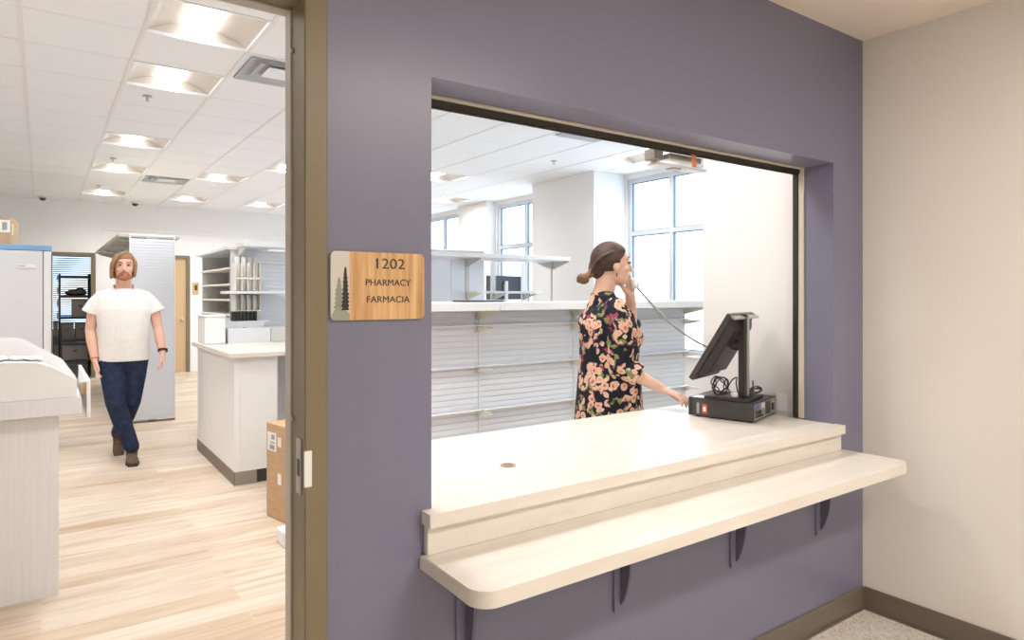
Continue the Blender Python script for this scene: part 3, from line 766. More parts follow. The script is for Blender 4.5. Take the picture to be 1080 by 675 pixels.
# ================================================================== FAR DOORS
d2 = door_frame('door_2', 1.49, 2.205, 2.105, FY - .01, FY + .13, face=.06)
dl = obj('door_leaf', bx(1.492, 2.203, FY + .02, FY + .06, .008, 2.103), M['doorwood'], d2)
bm = B(); cyl(bm, (2.13, FY + .005, .98), .024, .03, 'y', 18); ell(bm, (2.13, FY - .025, .98), (.032, .022, .032), seg=14); obj('door_knob', bm, M['steel'], dl, True)
d3 = door_frame('door_3', .155, .705, 2.105, FY - .01, FY + .13, face=.058)
sgn = thing('small_wall_sign', 'small orange wood plaque beside the far maple door', 'sign', (2.36, FY, 1.56))
obj('plaque', bx(2.305, 2.415, FY - .012, FY - .001, 1.44, 1.665, .006, 2), M['signwood'], sgn)
obj('pictogram', bx(2.345, 2.385, FY - .0145, FY - .0121, 1.52, 1.62, .008, 2), M['ink'], sgn)

# rack in the left doorway
rk = thing('wire_rack', 'black wire storage rack standing in the far left doorway', 'rack', (.5, 14.1, 0))
for x in (.26, .70):
    for y in (13.85, 14.30): 
        bm = B(); cyl(bm, (x, y, .90), .014, 1.80, n=12); obj('post', bm, M['black'], rk, True)
for z in (.30, .66, 1.05, 1.42, 1.76):
    bm = B(); box(bm, .25, .71, 13.84, 14.31, z - .035, z, .003, 1); obj('shelf', bm, M['black'], rk)
bm = B()
for k in range(20): box(bm, .215, .245, 13.84, 13.86, .98 + k * .04, 1.0 + k * .04)
obj('side_ladder', bm, M['greyink'], rk)
greyb = nmat('grey_crate', (.16, .14, .125), .7)
def crate(nm, lab, x0, x1, y0, y1, z0, h, m):
    t = thing(nm, lab, 'crate', ((x0 + x1) / 2, y0, z0)); obj('body', bx(x0, x1, y0, y1, z0 + .001, z0 + h, .006, 1), m, t)
    obj('lid', bx(x0 - .004, x1 + .004, y0 - .004, y1 + .004, z0 + h, z0 + h + .018, .004, 1), m, t); obj('handle_slot', bx((x0 + x1) / 2 - .03, (x0 + x1) / 2 + .03, y0 - .0035, y0 + .001, z0 + h * .6, z0 + h * .75), M['ink'], t)
crate('storage_crate', 'grey-brown crate on the lowest shelf of the black rack', .29, .67, 13.86, 14.25, .30, .24, greyb)
crate('storage_crate', 'dark crate on the left of the black rack, blue-topped shelf', .28, .46, 13.86, 14.25, .66, .26, nmat('dk', (.09, .08, .075), .7))
crate('storage_crate', 'dark crate on the right of the black rack, blue-topped shelf', .49, .68, 13.86, 14.25, .66, .26, nmat('dk2', (.10, .09, .08), .7))
crate('storage_crate', 'taupe bin below the black bag on the rack', .44, .68, 13.86, 14.25, 1.05, .28, greyb)
tag(obj('blue_tray', bx(.28, .69, 13.83, 14.26, 1.0505, 1.066, .002, 1).copy() if False else bx(.27, .43, 13.85, 14.25, 1.0505, 1.085, .003, 1), M['fridgeblue']), 'blue tray on the middle shelf of the black rack', 'tray')
bm = B(); ell(bm, (.50, 14.02, 1.47), (.17, .15, .06)); ell(bm, (.56, 14.0, 1.50), (.09, .10, .06)); o = remesh('soft_bag', bm, .008, M['black2']); tag(o, 'black soft bag slumped on the upper shelf of the rack', 'bag')
crate('storage_bin', 'brown bin standing on the floor left of the black rack', .17, .235, 13.9, 14.2, 0, .95, greyb)

# ================================================================== LEFT: FRIDGE + WORK COUNTER
fr = thing('tall_fridge', 'tall pale grey upright fridge with a blue top edge', 'fridge', (-.30, 7.6, 0))
obj('cabinet', bx(-.70, .074, 7.34, 8.05, .04, 1.832, .004, 1), M['fridge'], fr)
obj('top_band', bx(-.702, .078, 7.295, 8.06, 1.8325, 1.878, .004, 1), M['fridgeblue'], fr, label='blue top band')
obj('door', bx(-.695, .012, 7.298, 7.338, .12, 1.830, .006, 2), M['fridge'], fr)
obj('door_post', bx(.016, .072, 7.302, 7.339, .12, 1.830, .006, 2), M['white_metal'], fr)
bd = obj('badge', bx(-.182, -.040, 7.292, 7.2975, 1.672, 1.705, .002, 1), M['labelw'], fr); obj('badge_mark', bx(-.170, -.115, 7.2905, 7.2918, 1.689, 1.698), M['greyink'], bd)
obj('plinth', bx(-.69, .064, 7.36, 8.0, 0, .039), M['greyink'], fr)
cb = thing('cardboard_box', 'brown cardboard box on top of the tall fridge', 'box', (-.225, 7.45, 1.879), R(-7))
obj('carton', bx(-.42, 0, 0, .40, 0, .25, .004, 1), M['card'], cb, world=False)
obj('shipping_label', bx(-.16, -.002, -.0015, -.0002, .115, .225), M['labelw'], cb, world=False); obj('tape', bx(.0002, .0015, .06, .14, .10, .20), nmat('yellow_green_label', (.70, .72, .35), .5), cb, world=False, label='yellow green sticker')
for k in range(2): obj('label_print', bx(-.12 + k * .06, -.085 + k * .06, -.0022, -.0016, .135, .205), M['greyink'], cb, world=False)

lc = thing('work_counter', 'grey-white work counter at the left with a thick drawer slab', 'counter', (-.5, 4.5, 0))
obj('cabinet_body', bx(-1.2, .068, 3.845, 4.80, 0, .862), M['laminate'], lc)
obj('counter_slab', bx(-1.2, .158, 3.80, 4.90, .8625, .944, .004, 2), M['laminate'], lc)
obj('end_guard', bx(.178, .194, 3.79, 4.66, .842, 1.022, .003, 1), M['white'], lc)
obj('guard_block', bx(.1585, .1775, 3.83, 3.86, .95, 1.010), M['doorwood'], lc)
# sloping tray unit lofted from near profile to far profile
bt = thing('sloped_tray', 'white tray stack with a sloping end on the left work counter', 'tray', (-.4, 4.4, .945))
def loft(name, P0, y0, P1, y1, m, par):
    bm = B(); a = [bm.verts.new((x, y0, z)) for x, z in P0]; b = [bm.verts.new((x, y1, z)) for x, z in P1]
    n = len(a); bm.faces.new(a); bm.faces.new(b[::-1])
    for i in range(n): bm.faces.new((a[i], a[(i + 1) % n], b[(i + 1) % n], b[i]))
    return obj(name, bm, m, par)
near = [(-1.1, .9455), (.140, .9455), (.140, 1.028), (.125, 1.040), (.03, 1.100), (-.02, 1.118), (-.10, 1.124), (-1.1, 1.120)]
far = [(-1.1, .9455), (.106, .9455), (.106, 1.035), (.09, 1.05), (-.03, 1.13), (-.085, 1.172), (-.13, 1.185), (-1.1, 1.190)]
def mixp(t): return [(a[0] + (b[0] - a[0]) * t, a[1] + (b[1] - a[1]) * t) for a, b in zip(near, far)]
loft('tray_body', near, 3.812, mixp(.10), 3.915, M['white'], bt)
for k in range(10):
    t0 = .105 + k * .09; t1 = t0 + .075
    q0, q1 = mixp(t0), mixp(t1)
    loft('divider_card', [(x, z + (.010 if z > 1.0 else 0)) for x, z in q0], 3.81 + t0 * 1.06, [(x, z - (.004 if z > 1.0 else 0)) for x, z in q1], 3.81 + t1 * 1.06, M['labelw'] if k % 2 else M['white'], bt)
# crumpled plastic bags on the tray
for k, (x, l) in enumerate(((-.16, 'crumpled clear bag at the frame edge on the white tray'), (-.09, 'crumpled clear bag second on the white tray'), (-.03, 'small crumpled clear bag nearest the tray slope'))):
    bm = B(); vv = ell(bm, (x, 3.90, 1.1345 + .002 * (1 - k)), (.038, .055, .011), seg=16)
    for q in bm.verts: q.co += Vector((random.uniform(-1, 1), random.uniform(-1, 1), random.uniform(-.6, 1))) * .004
    tag(obj('plastic_bag', bm, nmat('bag_film', (.78, .77, .76), .2), None), l, 'bag', 'crumpled bags on the tray')

# ================================================================== ISLAND + WHITE SHELVING
isl = thing('island_counter', 'white island counter with cream top and taupe base strip', 'counter', (1.7, 6, 0))
obj('side_panel', bx(1.185, 1.225, 5.275, 6.72, .10, .962), M['white'], isl)
obj('end_panel', bx(1.226, 1.50, 5.275, 5.31, .10, .962), M['white'], isl)
obj('inner_panel', bx(1.226, 3.2, 5.95, 5.98, .0, .962), M['white_wall'], isl)
obj('countertop', bx(1.14, 3.3, 5.22, 6.75, .9625, 1.0, .004, 2), M['counter'], isl)
obj('base_strip', bx(1.180, 1.1848, 5.27, 6.72, 0, .100), M['base'], isl)
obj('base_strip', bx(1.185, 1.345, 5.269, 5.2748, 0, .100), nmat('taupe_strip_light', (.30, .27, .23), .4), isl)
obj('base_strip', bx(1.3455, 1.50, 5.285, 5.30, 0, .098), M['black2'], isl)
obj('core', bx(1.226, 1.24, 5.311, 6.72, .0, .962), M['white'], isl)
obj('cable_tray', bx(1.51, 1.60, 5.62, 5.66, .86, .95, .004, 1), M['white_metal'], isl)

su = thing('open_shelf_unit', 'white open shelf unit on the end of the shelving above the island', 'shelving', (1.65, 7.5, 0))
sx_, sxb = 1.50, 1.80
obj('back_panel', bx(sxb, sxb + .02, 6.86, 8.35, 0, 1.87), M['grey_white'], su)
obj('side_panel', bx(sx_ + .02, sxb, 8.33, 8.35, 0, 1.87), M['grey_white'], su)
obj('front_post', bx(1.50, 1.58, 6.84, 6.86, 1.0, 1.88), M['white_metal'], su)
for z in (1.235, 1.385, 1.54, 1.70): obj('shelf', bx(sx_, sxb - .001, 6.865, 8.325, z - .012, z + .006, .003, 1), M['cream'], su)
obj('top_board', bx(sx_ - .05, sxb + .05, 6.80, 8.40, 1.872, 1.905, .004, 1), M['white_metal'], su)
obj('base_cabinet', bx(1.52, 1.799, 6.80, 8.30, .0, 1.21), M['white'], su)
ru = thing('label_rack_unit', 'white slatwall unit facing the island with label racks and top deck', 'shelving', (2.3, 6.9, 0))
bm = B(); slat_panel(bm, 1.60, 3.2, 1.02, 1.87, 6.86, step=.04); obj('slat_panel', bm, M['slat'], ru)
obj('lower_panel', bx(1.84, 3.2, 6.87, 6.90, 0, 1.02), M['white'], ru)
obj('top_deck', bx(1.545, 3.2, 6.56, 6.858, 1.89, 1.945, .004, 1), M['white_metal'], ru)
obj('mid_shelf', bx(1.40, 1.95, 6.58, 6.855, 1.445, 1.470, .003, 1), M['white_metal'], ru)
bm = B(); prism(bm, [(6.855, 1.889), (6.60, 1.889), (6.60, 1.875), (6.855, 1.80)], 'x', 1.56, 1.572); obj('deck_bracket', bm, M['cream'], ru)
for z0, z1 in ((1.475, 1.74), (1.27, 1.435)):
    for k in range(5):
        x = 1.500 + k * .056
        obj('divider', bx(x, x + .010, 6.70, 6.855, z0, z1), M['cream'], ru)
obj('rail', bx(1.50, 1.734, 6.69, 6.699, 1.585, 1.600), M['cream'], ru); obj('rail', bx(1.50, 1.734, 6.69, 6.699, 1.275, 1.29), M['cream'], ru)
for r_, (z0, z1) in enumerate(((1.4705, 1.80), (1.2705, 1.43))):
    for k in range(4):
        xc = 1.533 + k * .056
        bm = B(); cyl(bm, (xc, 6.715, (z0 + z1) / 2), .0215, z1 - z0 - .002, n=18)
        o = tag(obj('paper_tube', bm, M['labelw'], None, True), 'white upright paper tube, %s in the %s row of the label rack' % (('first from the left', 'second from the left', 'third from the left', 'fourth from the left')[k], ('upper', 'lower')[r_]), 'tube', 'paper tubes in the label rack')
obj('tube_shelf', bx(1.50, 1.734, 6.70, 6.855, 1.258, 1.270), M['cream'], ru)
ru.location.y -= .05
# items on island
wb = thing('white_machine', 'plain white box-shaped machine on the far left of the island', 'machine', (1.45, 6.4, 1.0))
obj('body', bx(1.165, 1.335, 6.28, 6.60, 1.001, 1.235, .008, 2), M['white'], wb)
obj('lid', bx(1.162, 1.338, 6.275, 6.605, 1.236, 1.255, .005, 1), M['white_metal'], wb)
org = thing('acrylic_organizer', 'clear grey acrylic organizer tray on the island top', 'organizer', (1.75, 6.0, 1.0))
obj('front_panel', bx(1.36, 1.73, 6.30, 6.306, 1.001, 1.135), M['clear'], org); obj('back_panel', bx(1.36, 1.73, 6.52, 6.526, 1.001, 1.185), M['clear'], org)
for x in (1.36, 1.54, 1.724): obj('side', bx(x, x + .006, 6.3065, 6.5195, 1.001, 1.135), M['clear'], org)
obj('drawer_unit', bx(1.735, 2.05, 6.3, 6.52, 1.001, 1.13, .004, 1), M['grey_white'], org)
bt2 = thing('cartridge_tray', 'slim white tray holding a row of black cartridges under the label rack', 'tray', (1.7, 6.6, 1.19))
obj('tray', bx(1.44, 1.80, 6.555, 6.74, 1.175, 1.188, .002, 1), M['white_metal'], bt2)
obj('wall_clip', bx(1.62, 1.80, 6.741, 6.808, 1.175, 1.20, .002, 1), M['white_metal'], bt2)
for k in range(7):
    x = 1.452 + k * .031 + (.012 if k > 4 else 0)
    bm = B(); box(bm, x, x + .027, 6.56, 6.635, 1.1885, 1.280, .005, 2); o = tag(obj('black_cartridge', bm, M['black']), 'black cartridge in the white tray above the island, %s from the left' % ('first', 'second', 'third', 'fourth', 'fifth', 'sixth', 'seventh')[k], 'cartridge', 'black cartridges in the tray')

# carton by the jamb and white package
cx = thing('shipping_carton', 'tall brown shipping carton with white labels behind the door jamb', 'box', (1.198, 4.459, 0), R(-79))
# local x runs along the visible face (towards the camera), local y into the carton
obj('carton', bx(0, .45, 0, .38, 0, .606, .004, 1), M['card'], cx, world=False)
lb = obj('shipping_label', bx(.018, .135, -.0012, -.0002, .43, .55), M['labelw'], cx, world=False)
for k, (a, b) in enumerate(((.44, .47), (.48, .49), (.505, .535))): obj('label_print', bx(.05 + .01 * k, .115, -.0018, -.0013, a, b), M['greyink'], lb, world=False)
obj('paper_tab', bx(.155, .20, -.0012, -.0002, .47, .53), M['labelw'], cx, world=False); obj('paper_tab', bx(.155, .20, -.0012, -.0002, .23, .30), M['labelw'], cx, world=False)
obj('packing_tape', bx(0, .451, .17, .22, .6062, .6072), nmat('tan_tape', (.60, .46, .32), .3), cx, world=False)
wp = thing('white_package', 'small white package on the floor in front of the carton', 'package', (1.16, 3.86, 0))
obj('body', bx(1.118, 1.30, 3.80, 3.95, .001, .085, .008, 2), M['white'], wp); obj('flap', bx(1.115, 1.303, 3.797, 3.86, .0855, .090, .001, 1), M['labelw'], wp)

# ================================================================== PEOPLE
def hand(bm, wrist, fwd, up, side, L=.18, curls=(.25, .3, .35, .4), spread=.10, thumb=(.5, .55), pitch=0):
    """palm from wrist along fwd; up = back of hand; side = direction of the thumb"""
    f, u, s = (Vector(v).normalized() for v in (fwd, up, side)); w_ = Vector(wrist)
    pl = L * .50
    tube(bm, [w_ - f * .02, w_ + f * .01, w_ + f * pl * .5, w_ + f * pl * .95], [(.024, .018), (.027, .017), (.038, .015), (.039, .012)], s, n=14)
    for k, (o_, ln, cu) in enumerate(zip((.028, .010, -.009, -.027), (.43, .47, .44, .35), curls)):
        b0 = w_ + f * pl * .92 + s * o_; d = (f + s * (o_ * spread * 30 / 1)).normalized(); p = [b0 - f * .015, b0]; a = cu * .6
        seg = L * ln / 3
        for q in range(3):
            dd = d * math.cos(a) - u * math.sin(a); p.append(p[-1] + dd * seg * (1.15, 1, .85)[q]); a += cu
        tube(bm, p, [.0095, .0095, .0088, .0078, .0066], s, n=8)
    t0 = w_ + f * .012 + s * .020; td = (f * math.cos(thumb[0]) + s * math.sin(thumb[0]) - u * thumb[1] * .5).normalized()
    t1 = t0 + td * .042; t2 = t1 + (td + f * .3).normalized() * .032; t3 = t2 + (td + f * .6).normalized() * .024
    tube(bm, [t0, t1, t2, t3], [.014, .0115, .0100, .008], u, n=8)

# ---------------------------------------------------------------- woman
WB = Vector((2.42, 2.53, 0)); wa = math.atan2(-.398, .917)
wo = thing('person', 'woman in a dark floral blouse talking on the phone behind the counter', 'person', WB, wa)
Wi = (Matrix.Translation(WB) @ Matrix.Rotation(wa, 4, 'Z')).inverted()
def wl(p): return Wi @ Vector(p)
HC = Vector((.010, 0, 1.590))
def head_shape(bm, c, s=1.0, male=False):
    c = Vector(c)
    def e(o_, r, rot=None): ell(bm, c + Vector(o_) * s, tuple(q * s for q in r), rot)
    e((-.008, 0, .020), (.093, .074, .092))              # cranium
    e((.030, 0, -.020), (.062, .060, .085))              # face
    e((.045, 0, -.078), (.038, .040, .030))              # chin
    e((.020, 0, -.062), (.058, .056, .040))              # jaw
    e((.068, 0, .035), (.022, .050, .028))               # brow
    tube(bm, [c + Vector(q) * s for q in ((.088, 0, .018), (.103, 0, -.008), (.110, 0, -.022))], [.007 * s, .010 * s, .013 * s], n=10)   # nose
    e((.092, 0, -.055), (.012, .022, .007)); e((.090, 0, -.066), (.012, .019, .008))   # lips
    for sy in (-1, 1):
        e((-.004, sy * .076, -.010), (.018, .008, .030), Matrix.Rotation(R(-12), 3, 'Y'))
        e((.058, sy * .036, -.022), (.026, .022, .022))   # cheeks
bm = B()
head_shape(bm, HC)
tube(bm, [(-.055, 0, 1.35), (-.045, 0, 1.41), (-.030, 0, 1.46), (-.016, 0, 1.53)], [(.055, .068), (.052, .062), (.050, .056), (.050, .056)], n=18)
# torso core
tube(bm, [(-.01, 0, .95), (-.01, 0, 1.10), (-.01, 0, 1.24), (-.025, 0, 1.335), (-.035, 0, 1.375)], [(.155, .105), (.130, .095), (.145, .100), (.140, .075), (.08, .05)], n=22)
# legs
for s in (-1, 1):
    tube(bm, [(-.01, s * .08, .95), (0, s * .085, .75), (.0, s * .085, .50), (-.012, s * .085, .30), (-.015, s * .085, .09)], [.085, .078, .052, .050, .034], n=16)
    tube(bm, [(-.05, s * .088, .045), (.03, s * .09, .04), (.12, s * .095, .025)], [(.032, .035), (.036, .030), (.034, .018)], n=12)
RS = Vector((-.02, -.165, 1.365)); RE = wl((2.352, 2.372, 1.075)); RW = wl((2.492, 2.235, .972))
LS = Vector((-.02, .165, 1.365)); LE = Vector((.195, .195, 1.235)); LW = Vector((.140, .062, 1.430))
tube(bm, [RS.lerp(RE, .15), RS.lerp(RE, .5), RE, RE.lerp(RW, .35), RW], [.040, .041, .036, .037, .024], n=14)
tube(bm, [LS.lerp(LE, .15), LS.lerp(LE, .5), LE, LE.lerp(LW, .35), LW], [.040, .041, .036, .037, .025], n=14)
# right hand resting on its fingertips
rt = wl((2.560, 2.105, .882)); rf = (rt - RW).normalized()
rs = (wl((2.42, 2.53, 1.1)) + Vector((0, 0, 0)))  # dummy
cross_side = rf.cross(Vector((0, 0, 1))).normalized()   # to the right of the reach direction
upv = cross_side.cross(rf).normalized()
hand(bm, RW, (rf + Vector((0, 0, .22))).normalized(), upv, -cross_side, L=.175, curls=(.20, .28, .32, .36), spread=.35, thumb=(.65, .9))
# left hand wrapped round the handset at the mouth
lf = Vector((-.12, -.30, .95)).normalized()
hand(bm, LW, lf, Vector((1, -.1, .2)), Vector((-.2, .0, .6)).cross(lf).normalized() * -1, L=.15, curls=(.95, .95, .95, .95), spread=.0, thumb=(.4, .8))
remesh('body', bm, .0045, M['skin'], wo, 3)
# hair
def hair_cap(bm, c, s, back=0, female=True):
    vv = ell(bm, Vector(c) + Vector((-.012, 0, .026)) * s, (.103 * s, .084 * s, .100 * s), seg=40)
    for v in vv:
        l = (v.co - Vector(c)) / s
        # hairline: from above the forehead, passing over the ear, down to the nape
        line = -.035 + max(0, l.x + .015) * 1.25
        if l.x > .012: line = max(line, .005)
        if l.x > .055: line = max(line, .055)
        if l.z < line: v.co = Vector(c) + Vector((l.x * .80 - .004, l.y * .80, l.z * .9)) * s
bm = B(); hair_cap(bm, HC, 1.0)
ell(bm, HC + Vector((-.075, 0, -.020)), (.040, .052, .055), seg=24)
for a in range(9):   # swept strands towards the bun
    y = -.06 + a * .015
    tube(bm, smooth_path([HC + Vector((.045, y * .9, .105 - abs(y) * .5)), HC + Vector((-.04, y * 1.25, .105 - abs(y) * .8)), HC + Vector((-.095, y * .9, .02)), HC + Vector((-.118, y * .2, -.045))]), [(.010, .006)] * 19, n=8)
remesh('hair', bm, .0045, M['hair'], wo, 3)
bm = B(); ell(bm, HC + Vector((-.158, -.004, -.072)), (.033, .032, .028), Matrix.Rotation(R(20), 3, 'Y'), 20)
tube(bm, smooth_path([HC + Vector((-.158 + .024 * math.cos(t), -.004 + .024 * math.sin(t), -.072 + .014 * math.sin(2 * t))) for t in [k * .9 for k in range(8)]], 3), [.011] * 22, n=8)
tube(bm, [HC + Vector((-.10, 0, -.035)), HC + Vector((-.125, 0, -.052)), HC + Vector((-.145, 0, -.066))], [.026, .018, .02], n=12)
remesh('hair_bun', bm, .004, M['hair_bun'], wo, 2, label='low knotted bun, lighter brown')
for sy in (-1, 1):
    bm = B(); tube(bm, smooth_path([HC + Vector((.083, sy * .020, .038)), HC + Vector((.086, sy * .034, .043)), HC + Vector((.072, sy * .050, .036))], 4), [(.003, .0025)] * 9, n=6); obj('eyebrow', bm, M['hair'], wo, True, world=False)
    bm = B(); ell(bm, HC + Vector((.0865, sy * .031, .012)), (.006, .012, .006), seg=12); obj('eye', bm, M['ink'], wo, True, world=False)
bm = B(); ell(bm, HC + Vector((.1000, 0, -.060)), (.005, .019, .007), seg=12); obj('mouth', bm, M['lips'], wo, True, world=False)
bm = B(); cyl(bm, tuple(HC + Vector((-.004, -.087, -.052))), .0035, .018, n=8); obj('earring', bm, M['ink'], wo, True, world=False)
# blouse
bm = B()
tube(bm, [(-.005, 0, .62), (-.005, 0, .80), (-.005, 0, .95), (-.005, 0, 1.10), (-.002, 0, 1.23), (-.020, 0, 1.33), (-.034, 0, 1.392)],
     [(.205, .185), (.200, .178), (.190, .165), (.175, .152), (.182, .155), (.180, .130), (.098, .075)], n=30)
ell(bm, (-.065, 0, 1.27), (.10, .15, .12))
ell(bm, (.090, -.065, 1.215), (.065, .066, .070)); ell(bm, (.090, .065, 1.215), (.065, .066, .070))
tube(bm, [(-.045, 0, 1.32), (-.040, 0, 1.37), (-.038, 0, 1.395)], [(.12, .085), (.085, .075), (.070, .066)], n=20, caps='start')
RC = RE.lerp(RW, .42); LC = LE.lerp(LW, .22)
tube(bm, [RS + Vector((0, .03, .0)), RS.lerp(RE, .3), RS.lerp(RE, .7), RE + Vector((-.006, 0, .0)), RE.lerp(RW, .22), RC], [.060, .066, .066, .066, .063, .060], n=20, caps='start')
tube(bm, [LS + Vector((0, -.03, .0)), LS.lerp(LE, .3), LS.lerp(LE, .7), LE, LC], [.060, .066, .062, .060, .060], n=20, caps='start')
for k in range(7):    # soft folds
    z = .92 + k * .07; y = -.135 + .01 * math.sin(k * 2)
    tube(bm, [(-.10 + .02 * math.sin(k), y + .02, z), (.0, y - .008, z - .03), (.09, y + .02, z + .01)], [.006, .012, .006], n=8)
remesh('blouse', bm, .006, M['floral'], wo, 3)
bm = B(); p = [(-.036 + .066 * math.cos(a), .062 * math.sin(a), 1.420 - .022 * math.cos(a)) for a in [k * 2 * math.pi / 24 for k in range(25)]]
tube(bm, p, [.0028] * 25, (0, 0, 1), n=6); obj('necklace', bm, M['gold'], wo, True, world=False, label='thin gold necklace')
for s in (-1, 1):
    bm = B(); tube(bm, [(-.055, s * .088, .040), (.03, s * .09, .036), (.125, s * .095, .026)], [(.038, .038), (.041, .034), (.038, .022)], n=14)
    remesh('shoe', bm, .005, M['black'], wo, 3)

# phone handset with cord
ph = thing('phone_handset', 'white telephone handset held at her mouth with a thin cord', 'phone', wo.matrix_basis @ Vector((.15, .02, 1.50)))
def ww(p): return Matrix.Translation(WB) @ Matrix.Rotation(wa, 4, 'Z') @ Vector(p)
bm = B(); tube(bm, [ww(q) for q in ((.142, .012, 1.492), (.130, .045, 1.525), (.085, .092, 1.575), (.045, .100, 1.600))], [(.019, .015), (.013, .012), (.013, .012), (.020, .014)], n=14)
ell(bm, ww((.143, .008, 1.488)), (.024, .024, .022), seg=16)
obj('handset', bm, M['labelw'], ph, True)
P0, P1 = ww((.152, .004, 1.476)), Vector((2.838, 2.150, 1.135))
pts = [P0 + (P1 - P0) * t + Vector((0, 0, -.05 * math.sin(math.pi * t))) for t in [k / 16 for k in range(17)]]
bm = B(); tube(bm, pts, [.0058] * 17, (0, 0, 1), n=8); obj('cord', bm, M['greyink'], ph, True)
obj('wall_jack', bx(2.8315, 2.8445, 2.12, 2.18, 1.10, 1.17, .003, 1), M['white_metal'], ph)

# ---------------------------------------------------------------- man
MB = Vector((.585, 6.66, 0)); ma = math.atan2(-1, -.05)
mn = thing('person', 'bearded man in a white polo shirt and navy trousers walking forward', 'person', MB, ma)
MH = Vector((.02, 0, 1.675))
bm = B(); head_shape(bm, MH, 1.06)
tube(bm, [(-.03, 0, 1.44), (-.018, 0, 1.52), (0, 0, 1.60)], [(.075, .065), (.060, .058), (.058, .058)], n=18)
tube(bm, [(0, 0, .90), (0, 0, 1.05), (0, 0, 1.20), (-.01, 0, 1.36), (-.02, 0, 1.44)], [(.165, .11), (.160, .11), (.165, .110), (.160, .095), (.09, .06)], n=22)
RHp, LHp = Vector((0, -.095, .93)), Vector((0, .095, .93))
RK, LK = Vector((.12, -.065, .52)), Vector((.0, .055, .50)); RA, LA = Vector((.11, .055, .10)), Vector((-.30, -.030, .16))
for h, k, a in ((RHp, RK, RA), (LHp, LK, LA)):
    tube(bm, [h, h.lerp(k, .5), k, k.lerp(a, .35), a], [.090, .080, .055, .055, .038], n=14)
mRS, mRE, mRW = Vector((-.01, -.205, 1.43)), Vector((-.03, -.245, 1.135)), Vector((.05, -.215, .89))
mLS, mLE, mLW = Vector((-.01, .205, 1.43)), Vector((.0, .265, 1.135)), Vector((.09, .290, .93))
for a, b, c in ((mRS, mRE, mRW), (mLS, mLE, mLW)):
    tube(bm, [a.lerp(b, .26), a.lerp(b, .5), b, b.lerp(c, .35), c], [.036, .046, .041, .043, .028], n=14)
for wv_, el, s in ((mRW, mRE, -1), (mLW, mLE, 1)):
    f = (wv_ - el).normalized(); f = (f + Vector((0, 0, -.6))).normalized()
    hand(bm, wv_, f, Vector((0, s, .1)), Vector((1, 0, .2)), L=.185, curls=(.35, .42, .5, .55), spread=.03, thumb=(.35, .7))
remesh('body', bm, .005, M['skin2'], mn, 3)
# hair: chin length, side parted
bm = B()
vv = ell(bm, MH + Vector((-.012, 0, .030)), (.108, .088, .104), seg=40)
for v in vv:
    l = v.co - MH
    if l.x > .045 and l.z < .075 - .35 * l.y * 0: v.co = MH + Vector((l.x * .75, l.y * .80, l.z * .9))
for s in (-1, 1):
    for k in range(5):
        x0 = .035 - k * .03
        tube(bm, smooth_path([MH + Vector((x0, s * .045, .115)), MH + Vector((x0 + .01, s * .084, .045)), MH + Vector((x0 + .004, s * (.093 if s < 0 else .086), -.02)), MH + Vector((x0 - .004, s * (.092 if s < 0 else .080), (-.082 if s < 0 else -.066) - .010 * (k % 2)))]), [(.014, .010)] * 19, n=8)
for k in range(5):
    tube(bm, smooth_path([MH + Vector((.03 - k * .012, .015, .128)), MH + Vector((.080 - k * .012, -.03, .105 - .004 * k)), MH + Vector((.085 - k * .018, -.068, .055)), MH + Vector((.055 - k * .01, -.092, .0))]), [(.014, .010)] * 19, n=8)
for k in range(6):
    y = -.06 + k * .024; tube(bm, [MH + Vector((-.085, y, .06)), MH + Vector((-.10, y, -.02)), MH + Vector((-.09, y, -.085))], [.022, .022, .016], n=8)
remesh('hair', bm, .005, M['hair2'], mn, 2)
bm = B()
for s in (-1, 1):
    tube(bm, [MH + Vector((.108, 0, -.045)), MH + Vector((.106, s * .022, -.050)), MH + Vector((.094, s * .034, -.064))], [.006, .007, .004], n=8)
    tube(bm, [MH + Vector((.094, s * .034, -.064)), MH + Vector((.085, s * .036, -.085))], [.006, .008], n=8)
ell(bm, MH + Vector((.078, 0, -.094)), (.030, .042, .026)); ell(bm, MH + Vector((.045, 0, -.085)), (.050, .060, .030))
remesh('beard', bm, .004, M['beard'], mn, 2, label='ginger moustache and short beard')
for sy in (-1, 1):
    bm = B(); tube(bm, smooth_path([MH + Vector((.096, sy * .018, .036)), MH + Vector((.098, sy * .034, .041)), MH + Vector((.082, sy * .052, .035))], 4), [(.004, .003)] * 9, n=6); obj('eyebrow', bm, M['hair2'], mn, True, world=False)
    bm = B(); ell(bm, MH + Vector((.0930, sy * .032, .014)), (.006, .012, .006), seg=12); obj('eye', bm, M['ink'], mn, True, world=False)
bm = B(); ell(bm, MH + Vector((.1075, 0, -.062)), (.005, .020, .005), seg=12); obj('mouth', bm, M['lips'], mn, True, world=False)
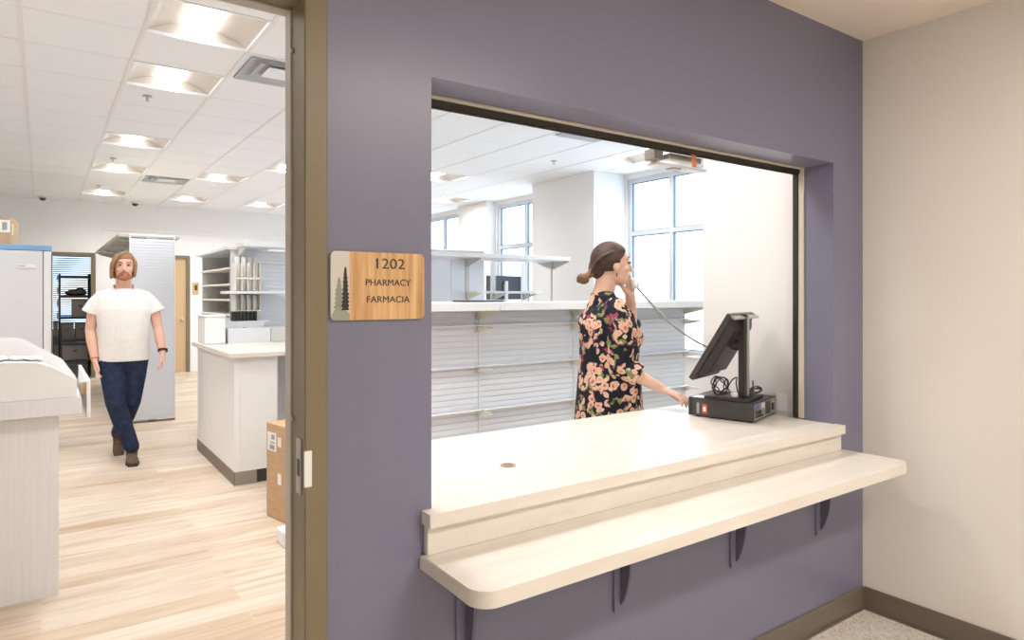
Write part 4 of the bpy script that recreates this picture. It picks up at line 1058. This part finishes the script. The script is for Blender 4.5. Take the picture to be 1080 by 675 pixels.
# shirt
bm = B()
tube(bm, [(.005, 0, .865), (.005, 0, .95), (.012, 0, 1.06), (.012, 0, 1.18), (.01, 0, 1.30), (-.005, 0, 1.40), (-.02, 0, 1.475)],
     [(.196, .140), (.194, .145), (.195, .150), (.200, .150), (.212, .145), (.205, .120), (.105, .080)], n=30, caps=False)
for a, b, s in ((mRS, mRE, -1), (mLS, mLE, 1)):
    tube(bm, [a + Vector((0, -s * .10, .022)), a + Vector((0, -s * .035, -.006)), a + Vector((0, s * .004, -.060)), a.lerp(b, .50) + Vector((0, s * .018, 0))], [.040, .046, .056, .072], n=20, caps='start')
tube(bm, [(-.03, 0, 1.42), (-.028, 0, 1.455), (-.026, 0, 1.478)], [(.130, .085), (.098, .078), (.080, .070)], n=20, caps='start')
sh = remesh('polo_shirt', bm, .006, M['shirt'], mn, 3)
bm = B()
for s in (-1, 1):
    tube(bm, smooth_path([(-.088, s * .006, 1.512), (-.060, s * .066, 1.508), (.005, s * .080, 1.495), (.058, s * .062, 1.462), (.095, s * .045, 1.425)], 5), [(.020, .006)] * 21, (0, 0, 1), n=10)
obj('collar', bm, M['shirt'], mn, world=False)
bm = B()
for z in (1.43, 1.39): cyl(bm, (.108 if z > 1.41 else .131, 0, z), .006, .006, 'x', 10)
obj('button', bm, M['labelw'], mn, world=False)
# trousers
bm = B()
tube(bm, [(0, 0, .84), (0, 0, .93), (0, 0, 1.0)], [(.172, .125), (.178, .125), (.172, .120)], n=24)
for h, k, a, s in ((RHp, RK, RA, -1), (LHp, LK, LA, 1)):
    tube(bm, [h + Vector((0, 0, -.02)), h.lerp(k, .5), k, k.lerp(a, .4), a + Vector((0, 0, .03))], [.102, .094, .076, .072, .060], n=18, caps=True)
remesh('trousers', bm, .006, M['denim'], mn, 3)
bm = B()
def boot(bm, a, pitch):
    rm = Matrix.Rotation(pitch, 3, 'Y')
    q = lambda v: a + rm @ Vector(v)
    tube(bm, [q((-.005, 0, .06)), q((-.01, 0, .0)), q((-.01, 0, -.05))], [(.052, .052), (.047, .050), (.044, .046)], n=14)
    tube(bm, [q((-.04, 0, -.062)), q((.04, 0, -.058)), q((.11, 0, -.066)), q((.17, 0, -.072))], [(.040, .034), (.045, .034), (.048, .026), (.042, .018)], n=14)
boot(bm, RA, 0); remesh('boot', bm, .005, M['boot'], mn, 2)
bm = B(); boot(bm, LA, R(38)); remesh('boot', bm, .005, M['boot'], mn, 2)
bm = B()
prism(bm, [(RA.x - .075, RA.y - .04), (RA.x + .10, RA.y - .052), (RA.x + .20, RA.y - .035), (RA.x + .21, RA.y), (RA.x + .20, RA.y + .035), (RA.x + .10, RA.y + .052), (RA.x - .075, RA.y + .04)], 'z', .001, .020)
obj('sole', bm, M['sole'], mn, world=False)
bm = B(); f = (mLW - mLE).normalized(); tube(bm, [mLW - f * .03, mLW - f * .008], [.034, .034], n=18, caps=False); wt = obj('wristwatch', bm, M['black'], mn, True, world=False)
bm = B(); c_ = mLW - f * .018 + Vector((.0, .034, .0)); box(bm, c_.x - .018, c_.x + .018, c_.y - .002, c_.y + .010, c_.z - .018, c_.z + .018, .004, 1); obj('watch_face', bm, M['black2'], wt, world=False)
bm = B(); f = (mRW - mRE).normalized(); tube(bm, [mRW - f * .012, mRW - f * .004], [.033, .033], n=18, caps=False); obj('bracelet', bm, M['red'], mn, True, world=False)
